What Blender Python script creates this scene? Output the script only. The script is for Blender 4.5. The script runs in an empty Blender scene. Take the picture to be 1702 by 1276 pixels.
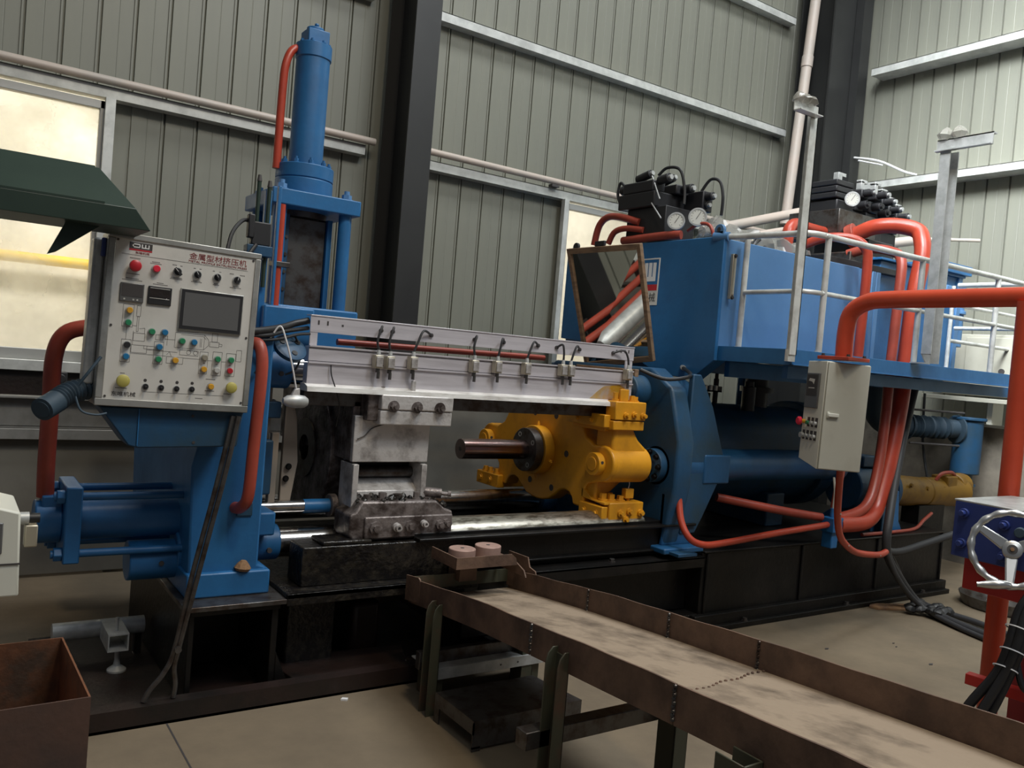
import bpy, math, random
from mathutils import Vector, Matrix
random.seed(7)
PI = math.pi
C = bpy.context.scene.collection
SC = bpy.context.scene

# ------------------------------------------------------------------ camera
def rad(d): return d * PI / 180
def make_camera():
    yaw, pit, rol = rad(34.27), rad(1.70), rad(-4.77)
    cy, sy, cp, sp = math.cos(yaw), math.sin(yaw), math.cos(pit), math.sin(pit)
    fwd = Vector((sy * cp, cy * cp, -sp)); right = Vector((cy, -sy, 0)); down = fwd.cross(right)
    c, s = math.cos(rol), math.sin(rol)
    r2 = c * right + s * down; d2 = -s * right + c * down
    m = Matrix((r2, -d2, -fwd)).transposed().to_4x4(); m.translation = Vector((0, 0, 1.6))
    cd = bpy.data.cameras.new('camera'); cd.sensor_width = 36; cd.lens = 1400 / 1702 * 36
    cd.clip_start = 0.05; cd.clip_end = 100
    o = bpy.data.objects.new('camera', cd); C.objects.link(o); o.matrix_world = m
    SC.camera = o
make_camera()
SC.view_settings.view_transform = 'Standard'
SC.view_settings.look = 'None'
SC.view_settings.exposure = 0.12
SC.view_settings.gamma = 1.0
SC.view_settings.use_curve_mapping = False
w = bpy.data.worlds.new('hall_world'); SC.world = w; w.use_nodes = True
w.node_tree.nodes['Background'].inputs[0].default_value = (0.80, 0.86, 1.0, 1)
w.node_tree.nodes['Background'].inputs[1].default_value = 0.085

def area(name, loc, target, sx, sy, power, col=(1, 1, 1), spread=180):
    l = bpy.data.lights.new(name, 'AREA'); l.shape = 'RECTANGLE'; l.size = sx; l.size_y = sy; l.energy = power; l.color = col; l.spread = math.radians(spread)
    o = bpy.data.objects.new(name, l); C.objects.link(o); o.location = loc
    o.rotation_euler = (Vector(target) - Vector(loc)).to_track_quat('-Z', 'Y').to_euler()
    return o
# unseen roof light, added aimed fills and a high lamp over the tray
area('unseen_roof_light', (5.2, 2.9, 9.6), (5.2, 4.6, 0), 5.0, 1.6, 385, (0.95, 0.98, 1.0))
area('unseen_roof_light', (2.4, 1.2, 8.0), (8.2, 2.6, 3.8), 2.4, 2.4, 250, (0.92, 0.97, 1.0), 54)  # added beam, aimed to brighten the right wall
area('unseen_roof_light', (4.2, -1.5, 8.4), (5.0, 3.8, 2.0), 2.4, 2.4, 160, (0.92, 0.97, 1.0), 120)  # added lamp to brighten the tank front
area('unseen_roof_light', (-1.5, -3.0, 7.6), (1.5, 4.4, 1.0), 3.0, 2.0, 60, (0.95, 0.98, 1.0))  # added fill from the front left
area('bay_lamp', (1.6, 0.6, 6.4), (1.5, 2.2, 0), 0.6, 0.6, 85, (1.0, 0.84, 0.62))
area('yard_daylight', (1.5, 6.75, 5.2), (1.5, 9.0, 2.0), 6.0, 0.6, 260, (1.0, 0.95, 0.84))
area('yard_daylight', (5.6, 6.75, 5.2), (5.6, 9.0, 2.0), 3.0, 0.6, 140, (1.0, 0.95, 0.84))

# ------------------------------------------------------------------ materials
def mat(name, col, rough=0.5, metal=0.0, col2=None, scale=4.0, lo=0.45, hi=0.65, bump=0.0, bscale=60, detail=6, stretch=None, rough2=None, emit=None, trans=0.0, alpha=None, spec=None):
    m = bpy.data.materials.new(name); m.use_nodes = True
    nt = m.node_tree; b = nt.nodes['Principled BSDF']
    b.inputs['Base Color'].default_value = (*col, 1); b.inputs['Roughness'].default_value = rough; b.inputs['Metallic'].default_value = metal
    if spec is not None: b.inputs['Specular IOR Level'].default_value = spec
    if trans: b.inputs['Transmission Weight'].default_value = trans
    if alpha is not None: b.inputs['Alpha'].default_value = alpha
    if emit: b.inputs['Emission Color'].default_value = (*col, 1); b.inputs['Emission Strength'].default_value = emit
    tc = nt.nodes.new('ShaderNodeTexCoord'); mp = nt.nodes.new('ShaderNodeMapping'); nt.links.new(tc.outputs['Object'], mp.inputs['Vector'])
    if stretch: mp.inputs['Scale'].default_value = stretch
    if col2 is not None:
        n = nt.nodes.new('ShaderNodeTexNoise'); n.inputs['Scale'].default_value = scale; n.inputs['Detail'].default_value = detail; n.inputs['Roughness'].default_value = 0.62
        nt.links.new(mp.outputs['Vector'], n.inputs['Vector'])
        r = nt.nodes.new('ShaderNodeValToRGB'); r.color_ramp.elements[0].position = lo; r.color_ramp.elements[1].position = hi
        r.color_ramp.elements[0].color = (*col, 1); r.color_ramp.elements[1].color = (*col2, 1)
        nt.links.new(n.outputs['Fac'], r.inputs['Fac']); nt.links.new(r.outputs['Color'], b.inputs['Base Color'])
        if rough2 is not None:
            mr = nt.nodes.new('ShaderNodeMapRange'); mr.inputs['From Min'].default_value = lo; mr.inputs['From Max'].default_value = hi
            mr.inputs['To Min'].default_value = rough; mr.inputs['To Max'].default_value = rough2
            nt.links.new(n.outputs['Fac'], mr.inputs['Value']); nt.links.new(mr.outputs['Result'], b.inputs['Roughness'])
    if bump:
        n2 = nt.nodes.new('ShaderNodeTexNoise'); n2.inputs['Scale'].default_value = bscale; n2.inputs['Detail'].default_value = 4
        nt.links.new(mp.outputs['Vector'], n2.inputs['Vector'])
        bp = nt.nodes.new('ShaderNodeBump'); bp.inputs['Strength'].default_value = bump; bp.inputs['Distance'].default_value = 0.01
        nt.links.new(n2.outputs['Fac'], bp.inputs['Height']); nt.links.new(bp.outputs['Normal'], b.inputs['Normal'])
    return m
M = {}
M['blue'] = mat('blue_enamel', (0.020, 0.135, 0.330), 0.38, 0, (0.014, 0.095, 0.235), 3, 0.4, 0.7, 0.08, 40, rough2=0.5)
M['bluelt'] = mat('blue_enamel_lit', (0.095, 0.225, 0.430), 0.42, 0, (0.075, 0.19, 0.37), 2.2, 0.4, 0.7, 0.05, 30)  # paler copy of the blue enamel, light on the tank front put into the colour
M['bluedk'] = mat('dusty_shaded_blue', (0.010, 0.060, 0.135), 0.5, 0, (0.02, 0.05, 0.075), 5, 0.4, 0.7, 0.1, 40)  # dark blue, also paints the shade on parts below the platform
M['orange'] = mat('orange_red_paint', (0.44, 0.055, 0.026), 0.34, 0, (0.34, 0.042, 0.022), 6, 0.4, 0.7)
M['bright'] = mat('bright_orange_paint', (0.60, 0.075, 0.030), 0.34, 0, (0.50, 0.058, 0.024), 3, 0.4, 0.7)
M['bluemd'] = mat('shaded_mid_blue', (0.014, 0.088, 0.215), 0.42, 0, (0.012, 0.062, 0.14), 4, 0.4, 0.7, 0.08, 40)  # darker copy of the blue, shade behind the crosshead put into the colour
M['maroon'] = mat('oxide_red_paint', (0.36, 0.060, 0.036), 0.38, 0, (0.25, 0.045, 0.028), 6, 0.4, 0.7)
M['yellow'] = mat('yellow_enamel', (0.66, 0.295, 0.012), 0.42, 0, (0.40, 0.17, 0.012), 5, 0.48, 0.8, 0.1, 40)
M['yellowdk'] = mat('ochre_enamel', (0.24, 0.125, 0.010), 0.5, 0, (0.15, 0.075, 0.010), 7)
M['alu'] = mat('aluminium_profile', (0.74, 0.71, 0.75), 0.40, 0.45, (0.55, 0.52, 0.55), 5, 0.42, 0.7, 0.03, 60, stretch=(0.5, 3, 6))
M['galv'] = mat('galvanised_steel', (0.52, 0.53, 0.52), 0.42, 0.35, (0.38, 0.39, 0.38), 14, 0.4, 0.65)
M['girt'] = mat('galvanised_girt', (0.62, 0.63, 0.60), 0.42, 0.25, (0.46, 0.47, 0.45), 8, 0.4, 0.65)
M['alubright'] = mat('lit_flange', (0.85, 0.84, 0.80), 0.35, 0.3, (0.55, 0.52, 0.48), 12, 0.45, 0.7, stretch=(0.6, 3, 3))  # paler aluminium, the light on the flange put into the colour
M['castal'] = mat('stained_bare_steel', (0.62, 0.60, 0.585), 0.48, 0.45, (0.16, 0.135, 0.12), 9, 0.47, 0.74, 0.25, 50)
M['castdirty'] = mat('greasy_bare_steel', (0.24, 0.21, 0.20), 0.45, 0.5, (0.055, 0.04, 0.035), 11, 0.4, 0.62, 0.5, 40)
M['chrome'] = mat('ground_steel', (0.62, 0.60, 0.57), 0.20, 1.0, (0.36, 0.30, 0.26), 9, 0.5, 0.75, stretch=(3, 1, 1))
M['rod'] = mat('hot_worn_steel', (0.42, 0.34, 0.32), 0.22, 1.0, (0.30, 0.17, 0.15), 6, 0.4, 0.7)
M['wayrail'] = mat('worn_guide_way', (0.62, 0.60, 0.52), 0.30, 0.9, (0.20, 0.18, 0.14), 10, 0.46, 0.62, 0.1, 40, stretch=(1, 3, 3))
M['black'] = mat('greasy_black', (0.0045, 0.0045, 0.0045), 0.40, 0.0, (0.011, 0.009, 0.008), 7, 0.4, 0.7, 0.2, 30, spec=0.3)
M['blackmatte'] = mat('black_casing', (0.016, 0.016, 0.018), 0.5)
M['grime'] = mat('oily_black_crust', (0.007, 0.006, 0.006), 0.3, 0.05, (0.030, 0.025, 0.018), 22, 0.45, 0.7, 0.7, 45)
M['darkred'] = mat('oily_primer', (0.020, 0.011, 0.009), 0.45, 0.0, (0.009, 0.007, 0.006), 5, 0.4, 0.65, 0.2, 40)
M['rust'] = mat('rusty_sheet', (0.185, 0.112, 0.076), 0.6, 0.1, (0.085, 0.052, 0.038), 6.5, 0.38, 0.66, 0.2, 50)
M['rustin'] = mat('orange_rust', (0.22, 0.075, 0.026), 0.8, 0.0, (0.055, 0.032, 0.020), 4, 0.35, 0.65, 0.3, 30)
M['rustbin'] = mat('rusty_bin_outside', (0.095, 0.052, 0.038), 0.7, 0.1, (0.055, 0.038, 0.034), 3.2, 0.4, 0.65, 0.15, 30)
M['dust'] = mat('dusty_tray_floor', (0.31, 0.24, 0.17), 0.8, 0.0, (0.12, 0.088, 0.06), 6, 0.45, 0.70, 0.35, 26, stretch=(1.6, 0.8, 1))
M['olive'] = mat('worn_olive_steel', (0.060, 0.062, 0.040), 0.5, 0.1, (0.10, 0.055, 0.036), 6, 0.5, 0.7, 0.1, 40)
M['hood'] = mat('dark_green_hood', (0.011, 0.028, 0.019), 0.5, 0, (0.015, 0.034, 0.023), 3)
M['beige'] = mat('beige_powder_coat', (0.44, 0.43, 0.36), 0.5, 0, (0.38, 0.365, 0.30), 4, 0.5, 0.75)
M['cream'] = mat('cream_powder_coat', (0.66, 0.66, 0.58), 0.45)
M['plate'] = mat('panel_face', (0.62, 0.605, 0.565), 0.40, 0.0, (0.47, 0.46, 0.43), 4, 0.5, 0.8)
M['frame'] = mat('brushed_panel_frame', (0.42, 0.42, 0.40), 0.42, 0.6, (0.28, 0.28, 0.255), 6)
M['ink'] = mat('printed_ink', (0.05, 0.045, 0.045), 0.6)
M['inkred'] = mat('printed_dark_red', (0.22, 0.03, 0.03), 0.6)
M['white'] = mat('white_print', (0.75, 0.75, 0.75), 0.5)
M['red'] = mat('red_plastic', (0.46, 0.02, 0.03), 0.35)
M['redlamp'] = mat('red_lamp_cap', (0.70, 0.03, 0.06), 0.25)
M['green'] = mat('green_button', (0.03, 0.22, 0.10), 0.3)
M['bluebt'] = mat('blue_button', (0.02, 0.16, 0.34), 0.3)
M['yelbt'] = mat('amber_button', (0.62, 0.32, 0.03), 0.3)
M['yelmush'] = mat('soiled_yellow_plastic', (0.42, 0.37, 0.09), 0.5)
M['whbt'] = mat('white_button', (0.50, 0.50, 0.47), 0.35)
M['screen'] = mat('screen_glass', (0.115, 0.115, 0.115), 0.25)
M['rubber'] = mat('black_rubber', (0.014, 0.014, 0.015), 0.45)
M['cable'] = mat('grey_black_cable', (0.030, 0.030, 0.032), 0.55)
M['sleeve'] = mat('blue_black_sleeve', (0.030, 0.055, 0.080), 0.6)
M['brass'] = mat('dull_fitting', (0.46, 0.42, 0.33), 0.4, 0.6)
M['pvc'] = mat('cream_plastic_pipe', (0.50, 0.42, 0.36), 0.45, 0, (0.43, 0.39, 0.345), 2)
M['dial'] = mat('gauge_dial', (0.62, 0.62, 0.56), 0.4)
M['mirror'] = mat('mirror_glass', (0.82, 0.81, 0.76), 0.03, 1.0)
M['wood'] = mat('worn_wood', (0.30, 0.20, 0.12), 0.6, 0, (0.17, 0.11, 0.07), 8, stretch=(1, 1, 4))
M['board'] = mat('bark_board', (0.22, 0.12, 0.055), 0.8, 0, (0.10, 0.05, 0.03), 14, bump=0.4)
M['disk'] = mat('pink_dummy_block', (0.40, 0.26, 0.215), 0.6, 0.1, (0.30, 0.19, 0.16), 12)
M['steel'] = mat('dark_steel', (0.13, 0.125, 0.12), 0.4, 0.8, (0.07, 0.05, 0.04), 14)
M['film'] = mat('crumpled_clear_film', (0.34, 0.33, 0.29), 0.14, 0, alpha=0.55)
M['navy'] = mat('navy_paint', (0.028, 0.048, 0.20), 0.4)
M['redpaint'] = mat('bright_red_paint', (0.50, 0.028, 0.022), 0.4)
M['crimson'] = mat('crimson_paint', (0.30, 0.022, 0.028), 0.45)
M['tablemetal'] = mat('dull_zinc', (0.24, 0.235, 0.22), 0.5, 0.3, (0.17, 0.165, 0.15), 5)
M['rail'] = mat('silver_paint', (0.68, 0.69, 0.66), 0.4, 0.3, (0.5, 0.5, 0.47), 9)
M['smear'] = mat('yellow_oversprayed_aluminium', (0.52, 0.50, 0.50), 0.45, 0.5, (0.62, 0.36, 0.03), 9, 0.35, 0.6)
M['wheel'] = mat('cast_wheel', (0.60, 0.61, 0.60), 0.30, 0.85)
M['column'] = mat('black_steel_column', (0.019, 0.0195, 0.019), 0.5, 0, (0.014, 0.0145, 0.0145), 2)
M['sheet'] = mat('olive_grey_sheet', (0.210, 0.212, 0.170), 0.5, 0.0, (0.180, 0.182, 0.152), 0.8, 0.35, 0.7, stretch=(4, 4, 0.5))
M['plaster'] = mat('grey_plaster', (0.185, 0.175, 0.148), 0.85, 0, (0.14, 0.13, 0.11), 1.5, 0.35, 0.65, 0.15, 12)
M['plaster2'] = mat('stained_plaster', (0.20, 0.175, 0.14), 0.85, 0, (0.085, 0.075, 0.06), 2.4, 0.38, 0.62, 0.2, 12)
M['outwall'] = mat('sunlit_yard_wall', (0.80, 0.77, 0.68), 0.9, 0, (0.66, 0.63, 0.55), 1.6)
M['yelpipe'] = mat('yellow_gas_pipe', (0.85, 0.55, 0.02), 0.5)
M['winframe'] = mat('aluminium_window_frame', (0.42, 0.42, 0.40), 0.45, 0.4)
M['tanpaint'] = mat('tan_machine_board', (0.30, 0.25, 0.20), 0.6)
M['cuprod'] = mat('clear_tube', (0.40, 0.40, 0.34), 0.3)

def floor_material():
    m = mat('concrete_floor', (0.215, 0.168, 0.110), 0.62, 0, (0.135, 0.105, 0.070), 1.3, 0.35, 0.68, 0.12, 30, detail=9, rough2=0.8)
    return m
M['floor'] = floor_material()
def pane_material():
    m = bpy.data.materials.new('dusty_window_glass'); m.use_nodes = True; nt = m.node_tree
    b = nt.nodes['Principled BSDF']; b.inputs['Base Color'].default_value = (0.75, 0.73, 0.66, 1); b.inputs['Roughness'].default_value = 0.15
    b.inputs['Specular IOR Level'].default_value = 0.3
    t = nt.nodes.new('ShaderNodeBsdfTransparent'); tl = nt.nodes.new('ShaderNodeBsdfTranslucent'); tl.inputs['Color'].default_value = (0.8, 0.77, 0.68, 1)
    mx = nt.nodes.new('ShaderNodeMixShader'); mx2 = nt.nodes.new('ShaderNodeMixShader')
    n = nt.nodes.new('ShaderNodeTexNoise'); n.inputs['Scale'].default_value = 2.2; n.inputs['Detail'].default_value = 5
    tc = nt.nodes.new('ShaderNodeTexCoord'); nt.links.new(tc.outputs['Object'], n.inputs['Vector'])
    mr = nt.nodes.new('ShaderNodeMapRange'); mr.inputs['From Min'].default_value = 0.4; mr.inputs['From Max'].default_value = 0.7; mr.inputs['To Min'].default_value = 0.05; mr.inputs['To Max'].default_value = 0.42
    nt.links.new(n.outputs['Fac'], mr.inputs['Value']); nt.links.new(mr.outputs['Result'], mx.inputs['Fac'])
    nt.links.new(t.outputs[0], mx.inputs[1]); nt.links.new(tl.outputs[0], mx.inputs[2])
    mx2.inputs['Fac'].default_value = 0.05
    nt.links.new(mx.outputs[0], mx2.inputs[1]); nt.links.new(b.outputs[0], mx2.inputs[2])
    nt.links.new(mx2.outputs[0], nt.nodes['Material Output'].inputs['Surface'])
    return m
M['pane'] = pane_material()

# ------------------------------------------------------------------ mesh helpers
def V(*a): return Vector(a)
def frame_from(z):
    z = Vector(z).normalized(); a = V(0, 0, 1) if abs(z.z) < 0.9 else V(1, 0, 0)
    x = a.cross(z).normalized(); y = z.cross(x); return x, y, z
class MB:
    def __init__(s, T=None): s.v = []; s.f = []; s.T = T
    def add(s, vs, fs):
        k = len(s.v)
        for p in vs:
            p = Vector(p); s.v.append(s.T @ p if s.T else p)
        s.f += [tuple(i + k for i in f) for f in fs]; return s
    def box(s, x0, x1, y0, y1, z0, z1):
        return s.add([(x0, y0, z0), (x1, y0, z0), (x1, y1, z0), (x0, y1, z0), (x0, y0, z1), (x1, y0, z1), (x1, y1, z1), (x0, y1, z1)],
                     [(0, 3, 2, 1), (4, 5, 6, 7), (0, 1, 5, 4), (1, 2, 6, 5), (2, 3, 7, 6), (3, 0, 4, 7)])
    def cyl(s, p0, p1, r, n=24, r1=None, caps=True):
        p0, p1 = Vector(p0), Vector(p1); r1 = r if r1 is None else r1
        x, y, z = frame_from(p1 - p0); vs = []
        for p, rr in ((p0, r), (p1, r1)):
            for i in range(n):
                a = 2 * PI * i / n; vs.append(p + rr * (math.cos(a) * x + math.sin(a) * y))
        fs = [(i, (i + 1) % n, n + (i + 1) % n, n + i) for i in range(n)]
        if caps: fs += [tuple(range(n))[::-1], tuple(range(n, 2 * n))]
        return s.add(vs, fs)
    def ring(s, p0, p1, ro, ri, n=28):
        p0, p1 = Vector(p0), Vector(p1); x, y, z = frame_from(p1 - p0); vs = []
        for p, rr in ((p0, ro), (p1, ro), (p1, ri), (p0, ri)):
            for i in range(n):
                a = 2 * PI * i / n; vs.append(p + rr * (math.cos(a) * x + math.sin(a) * y))
        fs = []
        for k in range(4):
            for i in range(n):
                j = (i + 1) % n; q = (k + 1) % 4
                fs.append((k * n + i, k * n + j, q * n + j, q * n + i))
        return s.add(vs, fs)
    def tube(s, pts, r, n=12, smooth=6, caps=True, rs=None):
        P = [Vector(p) for p in pts]
        if smooth and len(P) > 2:
            Q = []
            for i in range(len(P) - 1):
                a = P[max(i - 1, 0)]; b = P[i]; c = P[i + 1]; d = P[min(i + 2, len(P) - 1)]
                for k in range(smooth):
                    t = k / smooth
                    Q.append(0.5 * ((2 * b) + (c - a) * t + (2 * a - 5 * b + 4 * c - d) * t * t + (3 * b - a - 3 * c + d) * t ** 3))
            Q.append(P[-1]); P = Q
        vs = []; x = None
        for i, p in enumerate(P):
            d = (P[min(i + 1, len(P) - 1)] - P[max(i - 1, 0)]).normalized()
            if x is None: x = frame_from(d)[0]
            else:
                x = (x - d * x.dot(d)).normalized()
            y = d.cross(x); rr = rs(i / (len(P) - 1)) if rs else r
            for k in range(n):
                a = 2 * PI * k / n; vs.append(p + rr * (math.cos(a) * x + math.sin(a) * y))
        fs = []
        for i in range(len(P) - 1):
            for k in range(n):
                j = (k + 1) % n; fs.append((i * n + k, i * n + j, (i + 1) * n + j, (i + 1) * n + k))
        if caps: fs += [tuple(range(n))[::-1], tuple(range((len(P) - 1) * n, len(P) * n))]
        return s.add(vs, fs)
    def prism(s, poly, axis, a, b):
        # poly: points in the other two axes (x: (y,z); y: (x,z); z: (x,y))
        def mk(p, t): return {'x': (t, p[0], p[1]), 'y': (p[0], t, p[1]), 'z': (p[0], p[1], t)}[axis]
        n = len(poly)
        return s.add([mk(p, a) for p in poly] + [mk(p, b) for p in poly],
                     [tuple(range(n)), tuple(range(n, 2 * n))[::-1]] + [(i, n + i, n + (i + 1) % n, (i + 1) % n) for i in range(n)])
    def lathe(s, prof, p0, d, n=24):
        p0 = Vector(p0); x, y, z = frame_from(d); vs = []
        for t, r in prof:
            for i in range(n):
                a = 2 * PI * i / n; vs.append(p0 + z * t + max(r, 1e-5) * (math.cos(a) * x + math.sin(a) * y))
        fs = [(k * n + i, k * n + (i + 1) % n, (k + 1) * n + (i + 1) % n, (k + 1) * n + i) for k in range(len(prof) - 1) for i in range(n)]
        fs += [tuple(range(n))[::-1], tuple(range((len(prof) - 1) * n, len(prof) * n))]
        return s.add(vs, fs)
    def bolt(s, p, d, r=0.014, h=0.012, hexn=6, shank=None):
        p = Vector(p); d = Vector(d).normalized()
        s.cyl(p, p + d * h * 0.25, r * 1.35, 16); s.cyl(p + d * h * 0.25, p + d * h, r, hexn)
        if shank: s.cyl(p + d * h, p + d * (h + shank), r * 0.55, 10)
        return s
    def beam(s, p0, p1, wx, wz, up=(0, 0, 1)):
        p0, p1 = Vector(p0), Vector(p1); d = (p1 - p0).normalized(); sx = d.cross(Vector(up)).normalized(); u = sx.cross(d)
        vs = [p + a * sx * wx / 2 + b * u * wz / 2 for p in (p0, p1) for a, b in ((-1, -1), (1, -1), (1, 1), (-1, 1))]
        return s.add(vs, [(0, 1, 2, 3), (7, 6, 5, 4), (0, 4, 5, 1), (1, 5, 6, 2), (2, 6, 7, 3), (3, 7, 4, 0)])

def setp(o, label=None, cat=None, group=None, kind=None):
    if label: o['label'] = label
    if cat: o['category'] = cat
    if group: o['group'] = group
    if kind: o['kind'] = kind
    return o
def root_loc(o):
    while o.parent: o = o.parent
    return o.location
def build(name, mb, m, parent=None, bevel=0.0, loc=None, label=None, kind=None, angle=35, seg=2):
    me = bpy.data.meshes.new(name)
    off = root_loc(parent) if parent is not None else (Vector(loc) if loc is not None else V(0, 0, 0))
    me.from_pydata([tuple(p - off) for p in mb.v], [], mb.f)
    me.materials.append(M[m] if isinstance(m, str) else m)
    import bmesh
    bm = bmesh.new(); bm.from_mesh(me); bmesh.ops.recalc_face_normals(bm, faces=bm.faces); bm.to_mesh(me); bm.free()
    for p in me.polygons: p.use_smooth = True
    me.set_sharp_from_angle(angle=rad(angle))
    o = bpy.data.objects.new(name, me); C.objects.link(o)
    if parent is not None: o.parent = parent
    elif loc is not None: o.location = loc
    if bevel:
        b = o.modifiers.new('edge', 'BEVEL'); b.width = bevel; b.segments = seg; b.limit_method = 'ANGLE'; b.angle_limit = rad(40)
    if label: o['label'] = label
    if kind: o['kind'] = kind
    return o
def thing(name, label, cat, loc, group=None):
    o = bpy.data.objects.new(name, None); C.objects.link(o); o.location = loc; o.empty_display_size = 0.1
    return setp(o, label, cat, group)
def single(name, mb, m, label, cat, loc, group=None, bevel=0.0, kind=None):
    o = build(name, mb, m, None, bevel, loc); return setp(o, label, cat, group, kind)
def copies(src, offs, parent):
    for d in offs:
        c = src.copy(); C.objects.link(c); c.parent = parent; c.location = src.location + Vector(d)
def lettering(text, size, T, m, parent, width=None, name='lettering', ext=0.0006, align='CENTER'):
    # text drawn in its own XY plane, T carries it to the world
    c = bpy.data.curves.new('lettering', 'FONT'); c.body = text; c.size = size; c.extrude = ext; c.align_x = align; c.align_y = 'CENTER'; c.resolution_u = 3
    o = bpy.data.objects.new('lettering_curve', c); C.objects.link(o); bpy.context.view_layer.update()
    me = bpy.data.meshes.new_from_object(o.evaluated_get(bpy.context.evaluated_depsgraph_get()))
    bpy.data.objects.remove(o); bpy.data.curves.remove(c)
    xs = [v.co.x for v in me.vertices]
    k = width / (max(xs) - min(xs)) if width and xs else 1.0
    off = root_loc(parent)
    for v in me.vertices:
        v.co = (T @ Vector((v.co.x * k, v.co.y, v.co.z))) - off
    me.materials.clear(); me.materials.append(M[m])
    o = bpy.data.objects.new(name, me); C.objects.link(o); o.parent = parent
    return o
def plane_T(org, u, v):
    u = Vector(u).normalized(); v = Vector(v).normalized(); n = u.cross(v)
    T = Matrix((u, v, n)).transposed().to_4x4(); T.translation = Vector(org); return T

def squared_logo(T, wd, h, t, m, parent):
    # the squared two-letter mark: an open D and a flat-bottomed W
    off = root_loc(parent); g = wd * 0.46
    l, q = -wd / 2, -wd / 2 + g
    d = MB(T).box(l, q - t * .4, h / 2 - t, h / 2, 0, 0.0006).box(l, q - t * .4, -h / 2, -h / 2 + t, 0, 0.0006).box(q - t, q, -h / 2 + t * .5, h / 2 - t * .5, 0, 0.0006).box(l, l + t, -h / 2, h / 2, 0, 0.0006)
    build('logo_letter', d, m, parent)
    x0 = wd / 2 - g
    e = MB(T).prism([(x0, -h / 2), (wd / 2, -h / 2), (wd / 2, h / 2), (wd / 2 - t, h / 2), (wd / 2 - t, -h / 2 + t), (x0 + g / 2 + t / 2, -h / 2 + t), (x0 + g / 2 + t / 2, h / 2), (x0 + g / 2 - t / 2, h / 2), (x0 + g / 2 - t / 2, -h / 2 + t), (x0 + t, -h / 2 + t), (x0 + t, h / 2), (x0, h / 2)], 'z', 0, 0.0006)
    build('logo_letter', e, m, parent)

# ------------------------------------------------------------------ SHELL
YW, XW = 6.20, 8.20         # faces of the low masonry walls; sheets stand 0.1 behind
floor = build('floor', MB().box(-3, XW + 0.2, -4, YW + 0.1, -0.1, 0), 'floor', kind='structure')
build('floor_joint', MB().box(0.841, 0.848, -3.9, 3.55, 0.0, 0.0012), 'ink', floor)

# back wall: low plastered masonry, girts, standing sheets between the openings
wb = build('wall_back', MB().box(-3, XW + 0.2, YW, YW + 0.22, 0, 1.29), 'plaster', kind='structure')
SH_Y, PITCH = YW + 0.10, 0.2175
def sheet_mesh(name, width, z0, z1):
    # one standing sheet: flat field, raised rib and a deep dark groove at its edge
    prof = [(0.0, 0.020), (0.007, 0.020), (0.010, 0.0), (width * 0.5 - 0.004, 0.0), (width * 0.5, 0.0015), (width * 0.5 + 0.004, 0.0), (width - 0.022, 0.0), (width - 0.018, -0.006), (width - 0.006, -0.006), (width - 0.003, 0.020), (width, 0.020)]
    n = len(prof); vs = [(x, y, z) for z in (z0, z1) for x, y in prof]
    vs += [(0, 0.03, z0), (width, 0.03, z0), (0, 0.03, z1), (width, 0.03, z1)]
    fs = [(i, i + 1, n + i + 1, n + i) for i in range(n - 1)] + [(2 * n + 1, 2 * n, 2 * n + 2, 2 * n + 3)]
    me = bpy.data.meshes.new(name); me.from_pydata(vs, [], fs); me.materials.append(M['sheet'])
    return me
def sheets(wall, meshes, place):
    for me, loc, rz in place:
        o = bpy.data.objects.new('wall_panel', meshes[me]); C.objects.link(o); o.parent = wall; o.location = loc; o.rotation_euler = (0, 0, rz)
ms = {'up': sheet_mesh('sheet_upper', PITCH, 3.14, 7.6), 'low': sheet_mesh('sheet_lower', PITCH, 1.27, 3.14), 'right': sheet_mesh('sheet_right', PITCH, 1.30, 7.6)}
off0 = 0.985
pl = []
nx = [off0 + PITCH * i for i in range(-16, 34)]
for x in nx:
    if x + PITCH > 8.32: continue
    pl.append(('up', (x, SH_Y, 0), 0))
    if x > 0.84 and x < 4.50 or x > 5.9: pl.append(('low', (x, SH_Y, 0), 0))
sheets(wb, ms, pl)
build('stained_shade_band', MB().box(-2.9, 1.6, YW - 0.004, YW, 1.10, 1.268), 'darkred', wb)  # dirty brown wall and the shade below the sill, painted as one dark strip
build('closing_strip', MB().box(0.875, 1.0, SH_Y + 0.012, SH_Y + 0.03, 1.29, 3.14).box(4.5, 4.66, SH_Y + 0.012, SH_Y + 0.03, 1.29, 3.14), 'sheet', wb)

# right wall
wr = build('wall_right', MB().box(XW, XW + 0.22, -2.5, YW + 0.1, 0, 1.33), 'plaster2', kind='structure')
pl = [('right', (XW + 0.12, YW + 0.08 - PITCH * i, 0), -PI / 2) for i in range(0, 38)]
sheets(wr, ms, pl)
build('wall_cap', MB().box(XW - 0.015, XW + 0.12, -2.5, YW, 1.33, 1.355), 'girt', wr)
build('wall_cap', MB().box(0.9, 4.6, YW - 0.015, YW + 0.1, 1.29, 1.31), 'girt', wb)

# girts: C sections with a lit lip
def girt(x0, x1, z):
    build('girt', MB().box(x0, x1, YW, YW + 0.006, z - 0.075, z).box(x0, x1, YW, YW + 0.10, z - 0.006, z).box(x0, x1, YW + 0.006, YW + 0.10, z - 0.075, z - 0.069), 'girt', wb)
for x0, x1 in ((-3, 2.66), (3.06, 7.6)):
    for z in (3.165, 4.375, 5.60, 6.8): girt(x0, x1, z)
for z in (3.80, 5.02, 6.25):
    build('girt', MB().box(XW - 0.10, XW - 0.094, -2.5, 5.55, z - 0.075, z).box(XW - 0.10, XW + 0.12, -2.5, 5.55, z - 0.006, z).box(XW - 0.094, XW + 0.12, -2.5, 5.55, z - 0.075, z - 0.069), 'girt', wr)

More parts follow.
